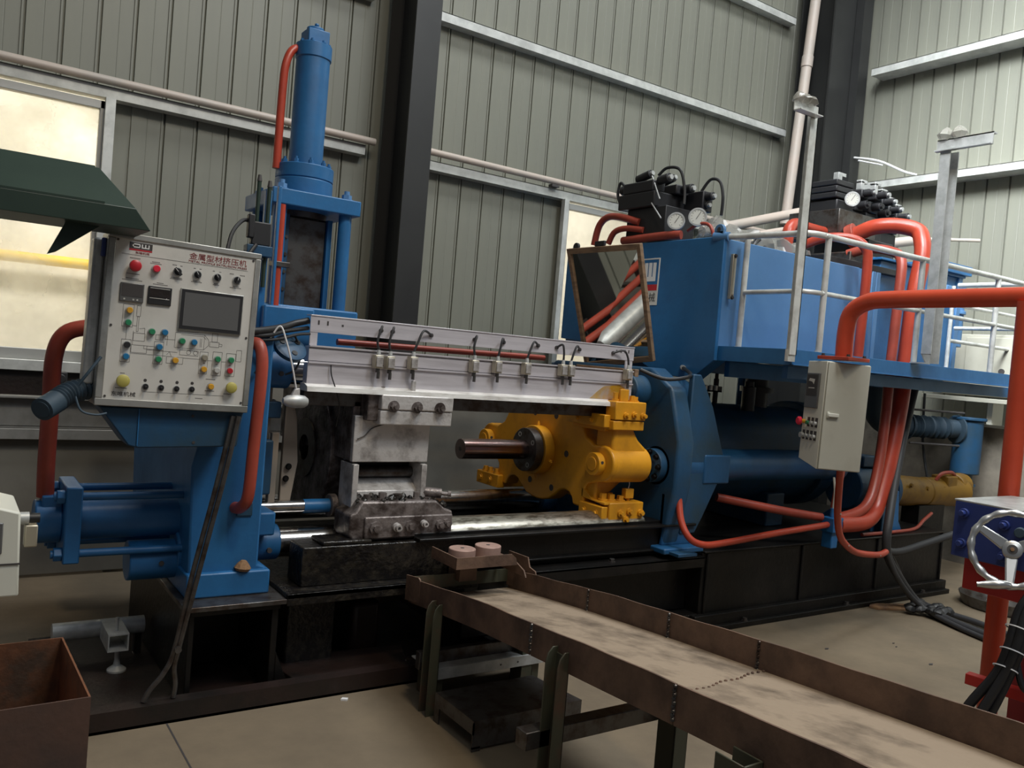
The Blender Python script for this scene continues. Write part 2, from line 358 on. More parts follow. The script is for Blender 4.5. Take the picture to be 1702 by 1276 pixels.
# black H columns
def column(n, x0, x1, y0, y1, flange, kind='trim'):
    xm = (x0 + x1) / 2
    mb = MB().box(x0, x1, y0, y0 + flange, 0, 7.6).box(x0, x1, y1 - flange, y1, 0, 7.6).box(xm - 0.006, xm + 0.006, y0 + flange, y1 - flange, 0, 7.6)
    build('trim_%d' % n, mb, 'column', kind='structure')
column(1, 2.79, 3.00, 5.75, YW - 0.002, 0.016)
column(2, 7.68, 8.04, 5.76, YW - 0.002, 0.02)
build('trim_3', MB().box(8.03, 8.19, 5.66, 5.755, 0, 7.6), 'column', kind='structure')

# windows
def window(n, x0, x1, z0, z1, mull):
    fr = MB()
    y0, y1 = YW + 0.02, YW + 0.08; t = 0.055
    fr.box(x0, x1, y0, y1, z0, z0 + t * 1.3).box(x0, x1, y0, y1, z1 - t, z1).box(x0, x0 + t, y0, y1, z0, z1).box(x1 - t, x1, y0, y1, z0, z1)
    for m in mull: fr.box(m - 0.03, m + 0.03, y0, y1, z0, z1)
    w_ = build('window_%d' % n, fr, 'winframe', kind='structure', bevel=0.004)
    xs = [x0] + mull + [x1]
    for a, b in zip(xs[:-1], xs[1:]):
        build('pane', MB().box(a + 0.03, b - 0.03, YW + 0.045, YW + 0.051, z0 + 0.05, z1 - 0.04), 'pane', w_)
    return w_
w1 = window(1, -2.4, 0.845, 1.34, 3.07, [-0.85])
build('window_frame', MB().box(0.815, 0.875, YW - 0.03, YW + 0.02, 1.30, 3.09), 'girt', w1)
build('window_sill', MB().box(-2.4, 0.86, YW - 0.05, YW + 0.10, 1.27, 1.34), 'girt', w1, 0.004)
w2 = window(2, 4.66, 5.95, 1.34, 3.07, [])
build('window_frame', MB().box(4.62, 4.67, YW - 0.03, YW + 0.02, 1.30, 3.09), 'girt', w2)
build('window_frame', MB().box(5.93, 5.98, YW - 0.03, YW + 0.02, 1.30, 3.09), 'girt', w2)

# what the windows look out on
single('yard_wall', MB().box(-6, 12, 9.0, 9.2, 0, 6.0), 'outwall', 'sunlit cream wall across the yard, seen blurred through the dusty windows', 'wall', (3, 9.1, 0))
single('yellow_pipe', MB().cyl((-5, 8.85, 2.12), (3.0, 8.85, 2.16), 0.05, 12), 'yelpipe', 'yellow pipe running outside behind the left window pane', 'pipe', (0, 8.85, 2.1))
build('yard_ground', MB().box(-6, 12, YW + 0.25, 9.0, -0.1, -0.02), 'outwall', kind='structure')

# ------------------------------------------------------------------ PRESS BED
AY, AZ = 4.42, 1.025        # axis of the press
bed = thing('press_bed', 'long greasy black steel bed carrying the whole blue press', 'machine bed', (3.6, 4.4, 0))
build('base_plate', MB().box(0.44, 2.9, 3.53, 4.72, 0, 0.012).box(0.44, 2.9, 3.53, 3.545, 0, 0.085).box(0.44, 2.9, 3.545, 3.60, 0.070, 0.085), 'darkred', bed)
fr = MB()                                                            # box frame under the front platen
fr.box(0.93, 1.32, 3.62, 3.70, 0.40, 0.425).box(0.93, 0.955, 3.64, 4.9, 0.012, 0.40).box(1.29, 1.32, 3.64, 4.9, 0.012, 0.40).box(0.955, 1.29, 4.1, 4.12, 0.012, 0.40)
fr.prism([(1.32, 0.012), (1.40, 0.012), (1.32, 0.20)], 'y', 3.64, 3.66)
build('support_frame', fr, 'black', bed, 0.004)
build('top_plate', MB().box(0.90, 1.34, 3.60, 5.1, 0.425, 0.447), 'steel', bed, 0.003)
build('shelf_plate', MB().box(1.34, 2.35, 3.60, 5.1, 0.445, 0.468).box(1.34, 2.35, 3.60, 3.615, 0.415, 0.468), 'grime', bed, 0.003)
blk = MB().box(1.43, 2.30, 3.69, 3.87, 0.468, 0.652)
blk.box(1.53, 1.78, 3.70, 3.86, 0.652, 0.672)
build('packing_block', blk, 'grime', bed, 0.006)
build('packing_block', MB().box(1.42, 1.66, 3.8, 4.6, 0.012, 0.40), 'grime', bed, 0.01)
build('packing_block', MB().box(1.80, 1.96, 3.9, 4.3, 0.012, 0.30), 'darkred', bed, 0.03)
build('drip_plate', MB().prism([(1.40, 3.62), (1.98, 3.62), (2.06, 3.85), (1.36, 3.90)], 'z', 0.012, 0.075), 'darkred', bed, 0.004)
# guide beam with ground ways
gb = MB().box(2.02, 3.98, 3.72, 3.90, 0.50, 0.685).box(2.02, 3.98, 3.66, 3.72, 0.652, 0.668).box(1.30, 3.98, 5.02, 5.16, 0.50, 0.60)
build('guide_beam', gb, 'black', bed, 0.004)
wy = MB().prism([(3.725, 0.685), (3.735, 0.700), (3.80, 0.735), (3.86, 0.735), (3.88, 0.685)], 'x', 2.02, 3.60)
build('guide_way', wy, 'wayrail', bed)
build('guide_way', MB().prism([(5.04, 0.60), (5.05, 0.63), (5.12, 0.63), (5.14, 0.60)], 'x', 1.30, 3.60), 'black', bed)
low = MB().box(2.35, 4.02, 3.74, 3.90, 0.10, 0.655).box(2.35, 4.02, 4.9, 5.12, 0.10, 0.50).box(2.35, 4.02, 3.90, 4.9, 0.10, 0.42).box(2.35, 4.02, 3.60, 3.74, 0.452, 0.470).box(2.35, 4.02, 3.60, 3.612, 0.40, 0.470).box(2.35, 4.02, 3.69, 3.74, 0.50, 0.515)
low.box(2.5, 4.02, 3.62, 3.74, 0, 0.10)
build('side_member', low, 'black', bed, 0.005)
rb = MB().box(4.02, 6.82, 3.62, 5.3, 0.06, 0.485).box(4.02, 6.84, 3.60, 5.32, 0.485, 0.50)
for x in (4.05, 5.0, 5.9, 6.80): rb.box(x, x + 0.02, 3.605, 3.62, 0.06, 0.485)
build('rear_frame', rb, 'black', bed, 0.006)
build('foot_rail', MB().box(3.95, 6.86, 3.575, 3.62, 0.0, 0.10).box(3.95, 6.86, 3.54, 3.575, 0.0, 0.035).box(4.3, 6.86, 3.60, 5.3, 0.0, 0.05), 'black', bed, 0.004)
an = MB()
for x in (2.7, 3.3, 4.4, 5.5, 6.5): an.bolt((x, 3.56 if x > 4 else 3.66, 0.035 if x > 4 else 0.468), (0, 0, 1), 0.016, 0.02)
build('anchor_bolts', an, 'steel', bed, kind='stuff')

# ------------------------------------------------------------------ FRONT PLATEN (blue block at left)
fp = thing('front_platen', 'heavy blue front platen standing on the bed behind the control panel', 'machine frame', (1.1, 4.2, 0.447))
mb = MB().prism([(0.94, 0.447), (1.285, 0.447), (1.285, 0.56), (1.245, 0.575), (1.245, 1.62), (0.955, 1.62), (0.955, 1.16), (0.925, 1.02), (0.94, 0.575)], 'y', 3.75, 5.06)
mb.box(1.245, 1.32, 4.0, 4.8, 0.447, 1.62)
build('body', mb, 'blue', fp, 0.01)
build('foot', MB().box(0.93, 1.295, 3.72, 5.08, 0.447, 0.555), 'blue', fp, 0.008)
for (y, z, nm) in ((3.98, 0.60, 'tie_rod_nut'), (4.86, 0.60, 'tie_rod_nut'), (4.86, 1.46, 'tie_rod_nut')):
    mb = MB().cyl((0.73, y, z - 0.03), (0.955, y, z - 0.03), 0.088, 40); mb.cyl((0.955, y, z), (0.925, y, z), 0.10, 40)
    nt_ = build(nm, mb, 'blue', fp, 0.006)
    build('spanner_hole', MB().cyl((0.86, y - 0.093, z - 0.03), (0.86, y - 0.05, z - 0.03), 0.011, 14), 'ink', nt_)
# right side collars
for (y, z) in ((3.98, 0.62), (4.0, 1.46)):
    c_ = build('collar', MB().cyl((1.24, y, z), (1.40, y, z), 0.095 if z > 1 else 0.085, 40), 'blue', fp, 0.006)
    build('spanner_hole', MB().cyl((1.34, y - 0.10, z - 0.02), (1.34, y - 0.06, z - 0.02), 0.012, 14), 'ink', c_)
mb = MB().box(1.245, 1.33, 3.80, 4.02, 0.69, 0.80)
build('guide_lug', mb, 'blue', fp, 0.01)
# flanged port above the upper collar
mb = MB().lathe([(0, 0.075), (0.022, 0.078), (0.03, 0.06)], (1.33, 3.80, 1.555), (0.15, -0.7, 0.7), 32)
pf = build('port_flange', mb, 'bluedk', fp)
mb = MB()
for a in (30, 150, 270):
    d = V(0.15, -0.7, 0.7).normalized(); x, y, z = frame_from(d); p = V(1.33, 3.80, 1.555) + d * 0.026 + 0.045 * (math.cos(rad(a)) * x + math.sin(rad(a)) * y); mb.cyl(p, p + d * 0.008, 0.014, 14)
build('bolts', mb, 'black', pf, kind='stuff')
# arm that carries the shear
mb = MB().box(1.25, 1.80, 4.12, 4.72, 1.50, 1.775).box(1.25, 1.50, 3.95, 4.12, 1.40, 1.76)
build('shear_bracket', mb, 'blue', fp, 0.01)
mb = MB().prism([(1.245, 1.30), (1.40, 1.30), (1.33, 1.10), (1.245, 1.05)], 'y', 4.12, 4.72).box(1.245, 1.38, 3.98, 4.2, 1.22, 1.30)
build('die_slide_head', mb, 'bluedk', fp, 0.006)
build('die_slide_plate', MB().box(1.30, 1.345, 4.02, 4.16, 0.84, 1.38).box(1.345, 1.38, 3.98, 4.02, 0.80, 1.15), 'tanpaint', fp, 0.004)
build('die_slide_plate', MB().prism([(1.42, 0.78), (1.475, 0.80), (1.50, 1.0), (1.48, 1.22), (1.45, 1.33), (1.42, 1.33)], 'y', 4.03, 4.06), 'tanpaint', fp, 0.004)
mb = MB()
for (x, z) in ((1.325, 0.93), (1.33, 0.87), (1.44, 0.92), (1.45, 0.98)): mb.bolt((x, 4.02, z), (0, -1, 0), 0.012, 0.012)
build('bolts', mb, 'black', fp, kind='stuff')
build('die_slide_body', MB().box(1.25, 1.335, 3.92, 4.0, 0.86, 1.12), 'bluedk', fp, 0.008)
build('grease_clod', MB().lathe([(0, 0.03), (0.012, 0.038), (0.03, 0.026), (0.045, 0.012)], (1.17, 3.735, 0.556), (0.1, 0, 1), 9), 'board', fp, angle=10)
build('worn_patch_plate', MB().box(1.13, 1.20, 3.742, 3.75, 0.80, 0.86), 'bluedk', fp, 0.003)

# tie rods through the bed
for (y, z, pos) in ((3.98, 0.615, 'lower near'), (4.86, 0.615, 'lower far'), (4.0, 1.46, 'upper near'), (4.86, 1.46, 'upper far')):
    single('tie_rod', MB().cyl((1.32, y, z), (3.64, y, z), 0.072, 40), 'chrome', '%s bare steel tie rod joining the two blue platens' % pos, 'tie rod', (2.5, y, z), 'tie rods of the press')

# ------------------------------------------------------------------ SHIFT CYLINDER (left, horizontal)
lc = thing('horizontal_cylinder', 'blue horizontal cylinder sticking out left of the front platen, under the control panel', 'hydraulic cylinder', (0.7, 4.0, 0.76))
CY = 4.0; CZ = 0.755
build('barrel', MB().cyl((0.44, CY, CZ), (0.95, CY, CZ), 0.083, 40), 'blue', lc)
build('end_plate', MB().box(0.462, 0.525, CY - 0.15, CY + 0.15, CZ - 0.155, CZ + 0.165), 'blue', lc, 0.006)
build('end_cap', MB().cyl((0.36, CY, CZ), (0.462, CY, CZ), 0.092, 36).box(0.385, 0.462, CY - 0.06, CY + 0.06, CZ, CZ + 0.115), 'blue', lc, 0.006)
for dy in (-0.115, 0.115):
    for dz in (-0.118, 0.122):
        r_ = build('tie_bar', MB().cyl((0.42, CY + dy, CZ + dz), (0.95, CY + dy, CZ + dz), 0.017, 16), 'blue', lc)
        build('nut', MB().cyl((0.43, CY + dy, CZ + dz), (0.462, CY + dy, CZ + dz), 0.030, 6), 'blue', r_, 0.003)
build('piston_rod', MB().cyl((1.24, CY, CZ + 0.03), (1.72, CY, CZ + 0.03), 0.033, 32), 'chrome', lc)
build('rod_gland', MB().cyl((1.245, CY, CZ + 0.03), (1.275, CY, CZ + 0.03), 0.048, 32), 'chrome', lc, 0.004)
build('rod_sleeve', MB().cyl((1.53, CY, CZ + 0.03), (1.70, CY, CZ + 0.03), 0.0345, 32), 'blue', lc)
build('rod_collar', MB().cyl((1.665, CY, CZ + 0.03), (1.70, CY, CZ + 0.03), 0.058, 32), 'castdirty', lc, 0.004)

# ------------------------------------------------------------------ SHEAR (vertical cylinder)
sh = thing('shear_cylinder', 'tall upright blue shear cylinder on four posts above the front platen', 'hydraulic cylinder', (1.57, 4.4, 1.775))
SX, SY = 1.555, 4.4
mb = MB().lathe([(2.515 - 1.775, 0.088), (3.085 - 1.775, 0.088), (3.09 - 1.775, 0.094), (3.16 - 1.775, 0.094), (3.165 - 1.775, 0.085)], (SX, SY, 1.775), (0, 0, 1), 44)
build('barrel', mb, 'blue', sh)
mb = MB().box(SX - 0.055, SX + 0.06, SY - 0.06, SY + 0.06, 3.16, 3.235).cyl((SX, SY, 3.235), (SX, SY, 3.255), 0.045, 24)
mb.cyl((SX - 0.005, SY - 0.03, 3.255), (SX - 0.005, SY - 0.03, 3.27), 0.012, 8)
build('port_block', mb, 'blue', sh, 0.008)
mb = MB()
for a in range(8): mb.bolt((SX + 0.078 * math.cos(a * PI / 4 + .3), SY + 0.078 * math.sin(a * PI / 4 + .3), 3.165), (0, 0, 1), 0.008, 0.012)
build('head_bolts', mb, 'blue', sh, kind='stuff')
mb = MB().cyl((SX, SY, 2.355), (SX, SY, 2.445), 0.150, 48).cyl((SX, SY, 2.449), (SX, SY, 2.52), 0.150, 48).cyl((SX, SY, 2.44), (SX, SY, 2.452), 0.146, 48)
fl = build('flange', mb, 'blue', sh, 0.004)
mb = MB()
for a in range(10): mb.bolt((SX + 0.122 * math.cos(a * PI / 5 + .2), SY + 0.122 * math.sin(a * PI / 5 + .2), 2.52), (0, 0, 1), 0.013, 0.022, shank=0.012)
build('bolts', mb, 'blue', fl, kind='stuff')
tp = build('top_plate', MB().box(SX - 0.235, SX + 0.235, SY - 0.235, SY + 0.235, 2.275, 2.355), 'blue', sh, 0.006)
for dx in (-0.175, 0.175):
    for dy in (-0.175, 0.175):
        p = build('post', MB().cyl((SX + dx, SY + dy, 1.775), (SX + dx, SY + dy, 2.275), 0.034, 28), 'blue', sh)
        build('nut', MB().bolt((SX + dx, SY + dy, 2.355), (0, 0, 1), 0.026, 0.03, shank=0.02), 'bluelt', p)
build('shear_slide', MB().box(SX - 0.095, SX + 0.105, SY - 0.09, SY + 0.10, 1.775, 2.24), 'steel', sh, 0.004)
build('slide_gib', MB().box(SX + 0.108, SX + 0.135, SY - 0.11, SY + 0.10, 1.775, 2.25), 'blue', sh, 0.003)
build('slide_gib', MB().box(SX - 0.125, SX - 0.098, SY - 0.11, SY + 0.10, 1.775, 2.25), 'bluedk', sh, 0.003)
mb = MB()
for z in (1.86, 1.95, 2.04, 2.13): mb.bolt((SX - 0.112, SY - 0.11, z), (0, -1, 0), 0.008, 0.008)
build('gib_bolts', mb, 'steel', sh, kind='stuff'); mb = MB()
mb.bolt((SX - 0.03, SY - 0.05, 2.262), (0, 0, -1), 0.012, 0.02).bolt((SX + 0.06, SY - 0.08, 2.262), (0, 0, -1), 0.012, 0.02)
mb.cyl((SX, SY, 2.275), (SX, SY, 2.245), 0.13, 40)
build('gland', mb, 'steel', sh)
single('return_pipe', MB().tube([(SX - 0.03, SY + 0.02, 3.13), (SX - 0.105, SY, 3.12), (SX - 0.145, SY - 0.01, 3.04), (SX - 0.155, SY - 0.01, 2.9), (SX - 0.157, SY - 0.01, 2.52), (SX - 0.157, SY - 0.01, 2.50)], 0.021, 14), 'orange',
       'orange pipe bending down the left of the tall shear cylinder', 'pipe', (SX - 0.15, SY, 2.5))
rp = thing('riser_pipe', 'orange riser pipe between the left posts under the shear flange', 'pipe', (1.345, 4.06, 1.775))
build('tube', MB().cyl((1.345, 4.10, 1.755), (1.345, 4.10, 2.26), 0.021, 16), 'orange', rp)
build('clamp', MB().box(1.31, 1.40, 4.07, 4.115, 1.955, 1.98), 'steel', rp, 0.003)
# limit switch rods beside the shear
ls = thing('limit_switch_stand', 'blue stand with two thin dark green rods and cable, left of the shear posts', 'switch stand', (1.25, 4.0, 1.7))
build('stand', MB().box(1.235, 1.265, 4.0, 4.03, 1.62, 2.30).box(1.295, 1.31, 4.0, 4.03, 1.60, 2.33), 'blue', ls, 0.003)
build('switch_body', MB().box(1.17, 1.26, 3.96, 4.0, 2.03, 2.14).box(1.15, 1.18, 3.95, 3.99, 2.06, 2.17), 'blackmatte', ls, 0.006)
for x, z1 in ((1.195, 2.36), (1.245, 2.34)):
    rr_ = build('rod', MB().cyl((x, 3.985, 1.84), (x, 3.985, z1 - .03), 0.010, 12), 'hood', ls)
    build('tip', MB().cyl((x, 3.985, z1 - .03), (x, 3.985, z1), 0.012, 12, 0.008), 'ink', rr_)
build('bracket', MB().box(1.15, 1.27, 3.95, 4.01, 1.98, 2.03), 'bluedk', ls, 0.004)
single('switch_cable', MB().tube([(1.16, 3.98, 2.14), (1.12, 3.96, 2.13), (1.06, 3.9, 2.05), (1.03, 3.85, 1.9), (1.03, 3.8, 1.80)], 0.009, 10), 'rubber', 'black cable arching from the limit switches to the top of the control panel', 'cable', (1.1, 3.9, 1.8), 'switch cables')
single('switch_cable', MB().tube([(1.19, 3.95, 2.03), (1.15, 3.92, 1.97), (1.11, 3.86, 1.86), (1.09, 3.82, 1.78)], 0.009, 10), 'rubber', 'short black cable slanting down right of the arching one', 'cable', (1.1, 3.9, 1.8), 'switch cables')

# ------------------------------------------------------------------ CONTAINER CARRIAGE
cc = thing('container_carriage', 'greasy bare steel container carriage riding between the two platens', 'carriage', (1.95, 4.4, 0.73))
mb = MB().ring((1.68, AY, AZ), (2.10, AY, AZ), 0.36, 0.075, 48)
build('container', mb, 'castdirty', cc, 0.006)
build('liner', MB().ring((1.672, AY, AZ), (2.108, AY, AZ), 0.16, 0.07, 40), 'steel', cc)
mb = MB().box(1.70, 2.12, 3.83, 3.86, 1.03, 1.26)
build('side_plate', mb, 'castal', cc, 0.004)
mb = MB().box(1.705, 1.735, 3.815, 3.98, 0.74, 1.02).box(2.085, 2.115, 3.815, 3.98, 0.74, 1.02).box(1.735, 2.085, 3.98, 4.02, 0.74, 1.26)
mb.prism([(3.84, 0.80), (3.86, 0.88), (3.93, 0.93), (3.98, 0.94), (3.98, 0.78), (3.84, 0.78)], 'x', 1.735, 2.085)
build('side_housing', mb, 'castal', cc, 0.004)
build('cross_rod', MB().cyl((1.735, 3.94, 0.965), (2.085, 3.94, 0.965), 0.028, 24), 'steel', cc)
build('recess_shade', MB().box(1.735, 2.085, 3.965, 3.98, 0.93, 1.03), 'black', cc)  # black slab paints the dark of the gap behind the cross rod
mb = MB().box(1.70, 1.74, 3.86, 4.9, 1.03, 1.33).box(2.06, 2.12, 3.86, 4.9, 1.03, 1.30)
build('housing_frame', mb, 'castdirty', cc, 0.006)
# top clamp block
mb = MB().box(1.795, 2.20, 3.745, 3.86, 1.30, 1.375)
top = build('top_clamp', mb, 'castal', cc, 0.006)
mb = MB().box(1.795, 2.20, 3.752, 3.87, 1.225, 1.298)
build('top_clamp', mb, 'castal', cc, 0.006)
mb = MB().box(1.74, 1.80, 3.78, 4.0, 1.24, 1.38)
build('top_clamp_arm', mb, 'castdirty', cc, 0.006)
for x in (1.86, 1.99, 2.12):
    b_ = MB().bolt((x, 3.745, 1.318), (0, -1, 0), 0.022, 0.024, shank=0.016)
    build('clamp_bolt', b_, 'castdirty', top)
for x, z in ((1.82, 1.41), (1.925, 1.39), (2.03, 1.395), (2.165, 1.40)):
    build('stud', MB().cyl((x, 3.80, 1.37), (x, 3.80, z), 0.012, 8), 'castdirty', top)
build('trip_bar', MB().box(1.965, 1.985, 3.765, 3.785, 1.37, 1.45), 'castal', top, 0.002)
# bottom shoe, bolts all over
mb = MB().prism([(1.67, 0.69), (1.69, 0.66), (2.225, 0.655), (2.24, 0.67), (2.24, 0.79), (2.20, 0.80), (2.14, 0.845), (1.73, 0.85), (1.70, 0.80), (1.67, 0.785)], 'y', 3.735, 3.93)
shoe = build('bottom_shoe', mb, 'castdirty', cc, 0.01)
build('shoe_plate', MB().box(1.745, 2.235, 3.722, 3.74, 0.668, 0.775), 'castdirty', cc, 0.006)
for x, z, r in ((1.80, 0.722, 0.034), (1.915, 0.722, 0.022), (1.99, 0.725, 0.030), (2.065, 0.735, 0.018), (2.16, 0.725, 0.026), (2.20, 0.73, 0.026)):
    m_ = MB().cyl((x, 3.722, z), (x, 3.704, z), r, 8 if r > .024 else 16)
    if r <= .024: m_.ring((x, 3.704, z), (x, 3.685, z), r * 0.75, r * 0.4, 16)
    else: m_.cyl((x, 3.704, z), (x, 3.690, z), r * .55, 10)
    build('shoe_bolt', m_, 'castdirty' if r > .024 else 'castal', shoe)
for i, (x, y) in enumerate(((1.78, 3.80), (1.86, 3.79), (1.95, 3.80), (2.05, 3.79), (2.12, 3.80), (2.16, 3.84), (1.74, 3.86))):
    build('top_bolt', MB().bolt((x, y, 0.845 - (0.02 if x > 2.1 else 0)), (0, 0, 1), 0.017 + 0.004 * (i % 3), 0.028 + 0.01 * (i % 2)), 'castdirty', shoe)
mb = MB().cyl((2.11, 3.84, 0.875), (2.20, 3.80, 0.87), 0.026, 12).cyl((2.20, 3.80, 0.87), (2.245, 3.785, 0.868), 0.011, 10).cyl((2.235, 3.79, 0.868), (2.25, 3.783, 0.868), 0.017, 10)
build('side_screw', mb, 'castdirty', cc)
mb = MB()
for i in range(48):
    x = random.uniform(1.72, 2.2); y = random.uniform(3.75, 3.92); s = random.uniform(0.008, 0.026)
    mb.lathe([(0, s), (s * .7, s * .8), (s * 1.2, s * .3)], (x, y, 0.842 if x < 2.12 else 0.815), (random.uniform(-.4, .4), random.uniform(-.4, .4), 1), 6)
build('grease_crust', mb, 'grime', cc, angle=10, kind='stuff')
single('thermocouple_wire', MB().tube([(1.90, 3.80, 1.232), (1.85, 3.815, 1.222), (1.79, 3.822, 1.20), (1.755, 3.822, 1.165), (1.715, 3.822, 1.145)], 0.003, 6), 'rubber', 'thin black wire curling over the bare side plate of the carriage', 'wire', (1.8, 3.82, 1.2))
single('hanging_wire', MB().tube([(1.535, 3.785, 1.50), (1.54, 3.78, 1.45), (1.565, 3.77, 1.38), (1.60, 3.80, 1.30), (1.61, 3.85, 1.2)], 0.003, 6), 'rubber', 'thin black wire hanging over the left end of the aluminium channel', 'wire', (1.55, 3.78, 1.4))
lp = thing('hand_lamp', 'grey bullet-shaped fitting tied by a white cord behind the panel', 'fitting', (1.36, 3.75, 1.30))
build('body', MB().lathe([(0, 0.012), (0.02, 0.026), (0.06, 0.032), (0.10, 0.028), (0.115, 0.018)], (1.30, 3.74, 1.325), (1, 0, -0.02), 24), 'galv', lp)
build('stem', MB().prism([(1.335, 1.35), (1.375, 1.35), (1.372, 1.385), (1.350, 1.380)], 'y', 3.73, 3.75), 'castal', lp, 0.002)
single('string_tie', MB().tube([(1.22, 3.74, 1.60), (1.255, 3.72, 1.66), (1.285, 3.715, 1.60), (1.32, 3.72, 1.50), (1.355, 3.735, 1.385)], 0.004, 8), 'white', 'white cord tied round the cable bundle, hanging to the grey fitting', 'cord', (1.3, 3.72, 1.5))

# ------------------------------------------------------------------ ALUMINIUM GUIDE CHANNEL
ac = thing('aluminium_channel', 'long scuffed aluminium channel carrying a row of small limit switches', 'channel', (2.43, 3.85, 1.37))
F_ = 3.80
build('top_strip', MB().box(1.425, 3.46, F_, F_ + 0.004, 1.648, 1.727).box(1.425, 3.46, F_ - 0.004, F_ + 0.06, 1.724, 1.73), 'alu', ac, 0.001)
def slot(mb, x, z, w_=0.004, h_=0.010): mb.box(x - w_, x + w_, F_ - 0.0012, F_ + 0.0008, z - h_, z + h_)
mb = MB()
for x in (1.465, 1.51): slot(mb, x, 1.695)
for x, in ((3.355,), (3.385,), (3.415,)): slot(mb, x, 1.70)
for x, z in ((1.585, 1.69), (3.32, 1.70), (1.55, 1.54), (2.16, 1.545), (1.44, 1.485), (2.93, 1.545), (2.27, 1.50), (1.78, 1.50)): slot(mb, x, z, 0.005, 0.005)
build('slots', mb, 'ink', ac)
build('rail_strip', MB().box(1.425, 3.46, F_ - 0.006, F_ + 0.05, 1.508, 1.582), 'alu', ac, 0.002)
build('rail_lip', MB().box(1.425, 3.46, F_ - 0.014, F_, 1.580, 1.587).box(1.425, 3.46, F_ - 0.014, F_, 1.503, 1.510), 'alu', ac)
build('rail_groove', MB().box(1.425, 3.46, F_ - 0.0075, F_ - 0.0058, 1.512, 1.515).box(1.425, 3.46, F_ - 0.0075, F_ - 0.0058, 1.572, 1.5745), 'ink', ac)
build('lower_strip', MB().box(1.425, 3.46, F_ - 0.004, F_ + 0.05, 1.405, 1.503), 'alu', ac, 0.002)
build('bottom_flange', MB().prism([(F_ - 0.05, 1.372), (F_ - 0.045, 1.395), (F_ - 0.004, 1.407), (F_ + 0.05, 1.407), (F_ + 0.05, 1.372)], 'x', 1.415, 3.28), 'alubright', ac)
build('end_plate', MB().box(1.427, 1.465, F_ + 0.002, F_ + 0.012, 1.582, 1.65), 'alu', ac, 0.002)
build('end_plate', MB().box(3.40, 3.455, F_ + 0.002, F_ + 0.012, 1.582, 1.65), 'alu', ac, 0.002)
build('end_plate', MB().box(3.40, 3.50, F_ + 0.05, F_ + 0.10, 1.38, 1.58), 'cream', ac, 0.02)
build('paint_smear', MB().prism([(3.14, 1.410), (3.45, 1.410), (3.44, 1.475), (3.36, 1.498), (3.24, 1.485), (3.19, 1.45)], 'y', F_ - 0.0052, F_ - 0.0042), 'smear', ac)
build('guide_bar', MB().box(1.44, 3.45, F_ + 0.06, F_ + 0.22, 1.30, 1.372), 'steel', ac, 0.004)
def switch(x, zc, hook, lab):
    t = thing('limit_switch', lab, 'switch', (x, F_ - 0.02, zc), 'limit switches on the aluminium channel')
    build('switch_body', MB().box(x - 0.022, x + 0.022, F_ - 0.055, F_ - 0.0145, zc - 0.035, zc + 0.03), 'brass', t, 0.004)
    build('cover', MB().box(x - 0.017, x + 0.017, F_ - 0.062, F_ - 0.055, zc - 0.028, zc + 0.022), 'castal', t, 0.002)
    build('plunger', MB().cyl((x + 0.003, F_ - 0.035, zc - 0.035), (x + 0.003, F_ - 0.035, zc - 0.055), 0.011, 12).cyl((x + 0.008, F_ - 0.035, zc - 0.052), (x + 0.008, F_ - 0.035, zc - 0.085), 0.008, 12), 'steel', t)
    build('gland', MB().cyl((x + 0.002, F_ - 0.035, zc + 0.03), (x + 0.002, F_ - 0.035, zc + 0.055), 0.011, 12, 0.008), 'galv', t)
    a = V(x + 0.002, F_ - 0.035, zc + 0.05)
    e = V(x + hook, F_ - 0.006, 1.685)
    pts = [a, a + V(-0.012 if abs(hook) < .03 else hook * 0.15, -0.004, 0.05), V(x + hook * 0.45, F_ - 0.035, 1.688 + 0.015), e]
    build('cable', MB().tube(pts, 0.0062, 8), 'cable', t)
    build('grommet', MB().cyl((e.x, F_ - 0.009, e.z), (e.x, F_, e.z), 0.011, 12), 'ink', t)
SW = [(1.765, 1.535, 0.02, 'leftmost switch on the aluminium channel, cable curled into a hook'),
      (1.828, 1.533, 0.02, 'second switch from the left, tight against the leftmost one'),
      (1.955, 1.540, 0.11, 'third switch from the left, its lever above the carriage clamp'),
      (2.315, 1.548, 0.01, 'fourth switch, first after the wide gap, cable going straight up'),
      (2.46, 1.553, 0.05, 'fifth switch from the left, short cable leaning right'),
      (2.65, 1.556, 0.09, 'sixth switch from the left, standing alone right of the middle'),
      (2.90, 1.563, -0.03, 'seventh switch, left one of the right-hand pair'),
      (2.955, 1.563, 0.08, 'eighth switch, right one of the right-hand pair, with arching cable'),
      (3.39, 1.566, -0.10, 'rightmost switch, above the yellow slide shoe, cable bending left')]
for s_ in SW: switch(*s_)
single('oil_line', MB().tube([(1.625, 3.95, 1.612), (2.2, 3.95, 1.615), (2.75, 3.95, 1.62), (2.90, 3.95, 1.62)], 0.0165, 14), 'maroon', 'thin red oil line seen through the slot of the aluminium channel', 'pipe', (2.3, 3.95, 1.61))
single('cable_bundle', MB().tube([(1.03, 3.66, 1.62), (1.15, 3.70, 1.63), (1.28, 3.78, 1.655), (1.36, 3.83, 1.68), (1.43, 3.84, 1.70)], 0.016, 12).tube([(1.03, 3.67, 1.60), (1.2, 3.72, 1.615), (1.3, 3.78, 1.64), (1.43, 3.84, 1.665)], 0.010, 8).tube([(1.10, 3.70, 1.585), (1.25, 3.74, 1.60), (1.36, 3.78, 1.63), (1.425, 3.80, 1.638)], 0.007, 8), 'rubber',
       'bundle of dark cables running from the control panel into the aluminium channel', 'cable', (1.2, 3.75, 1.65))
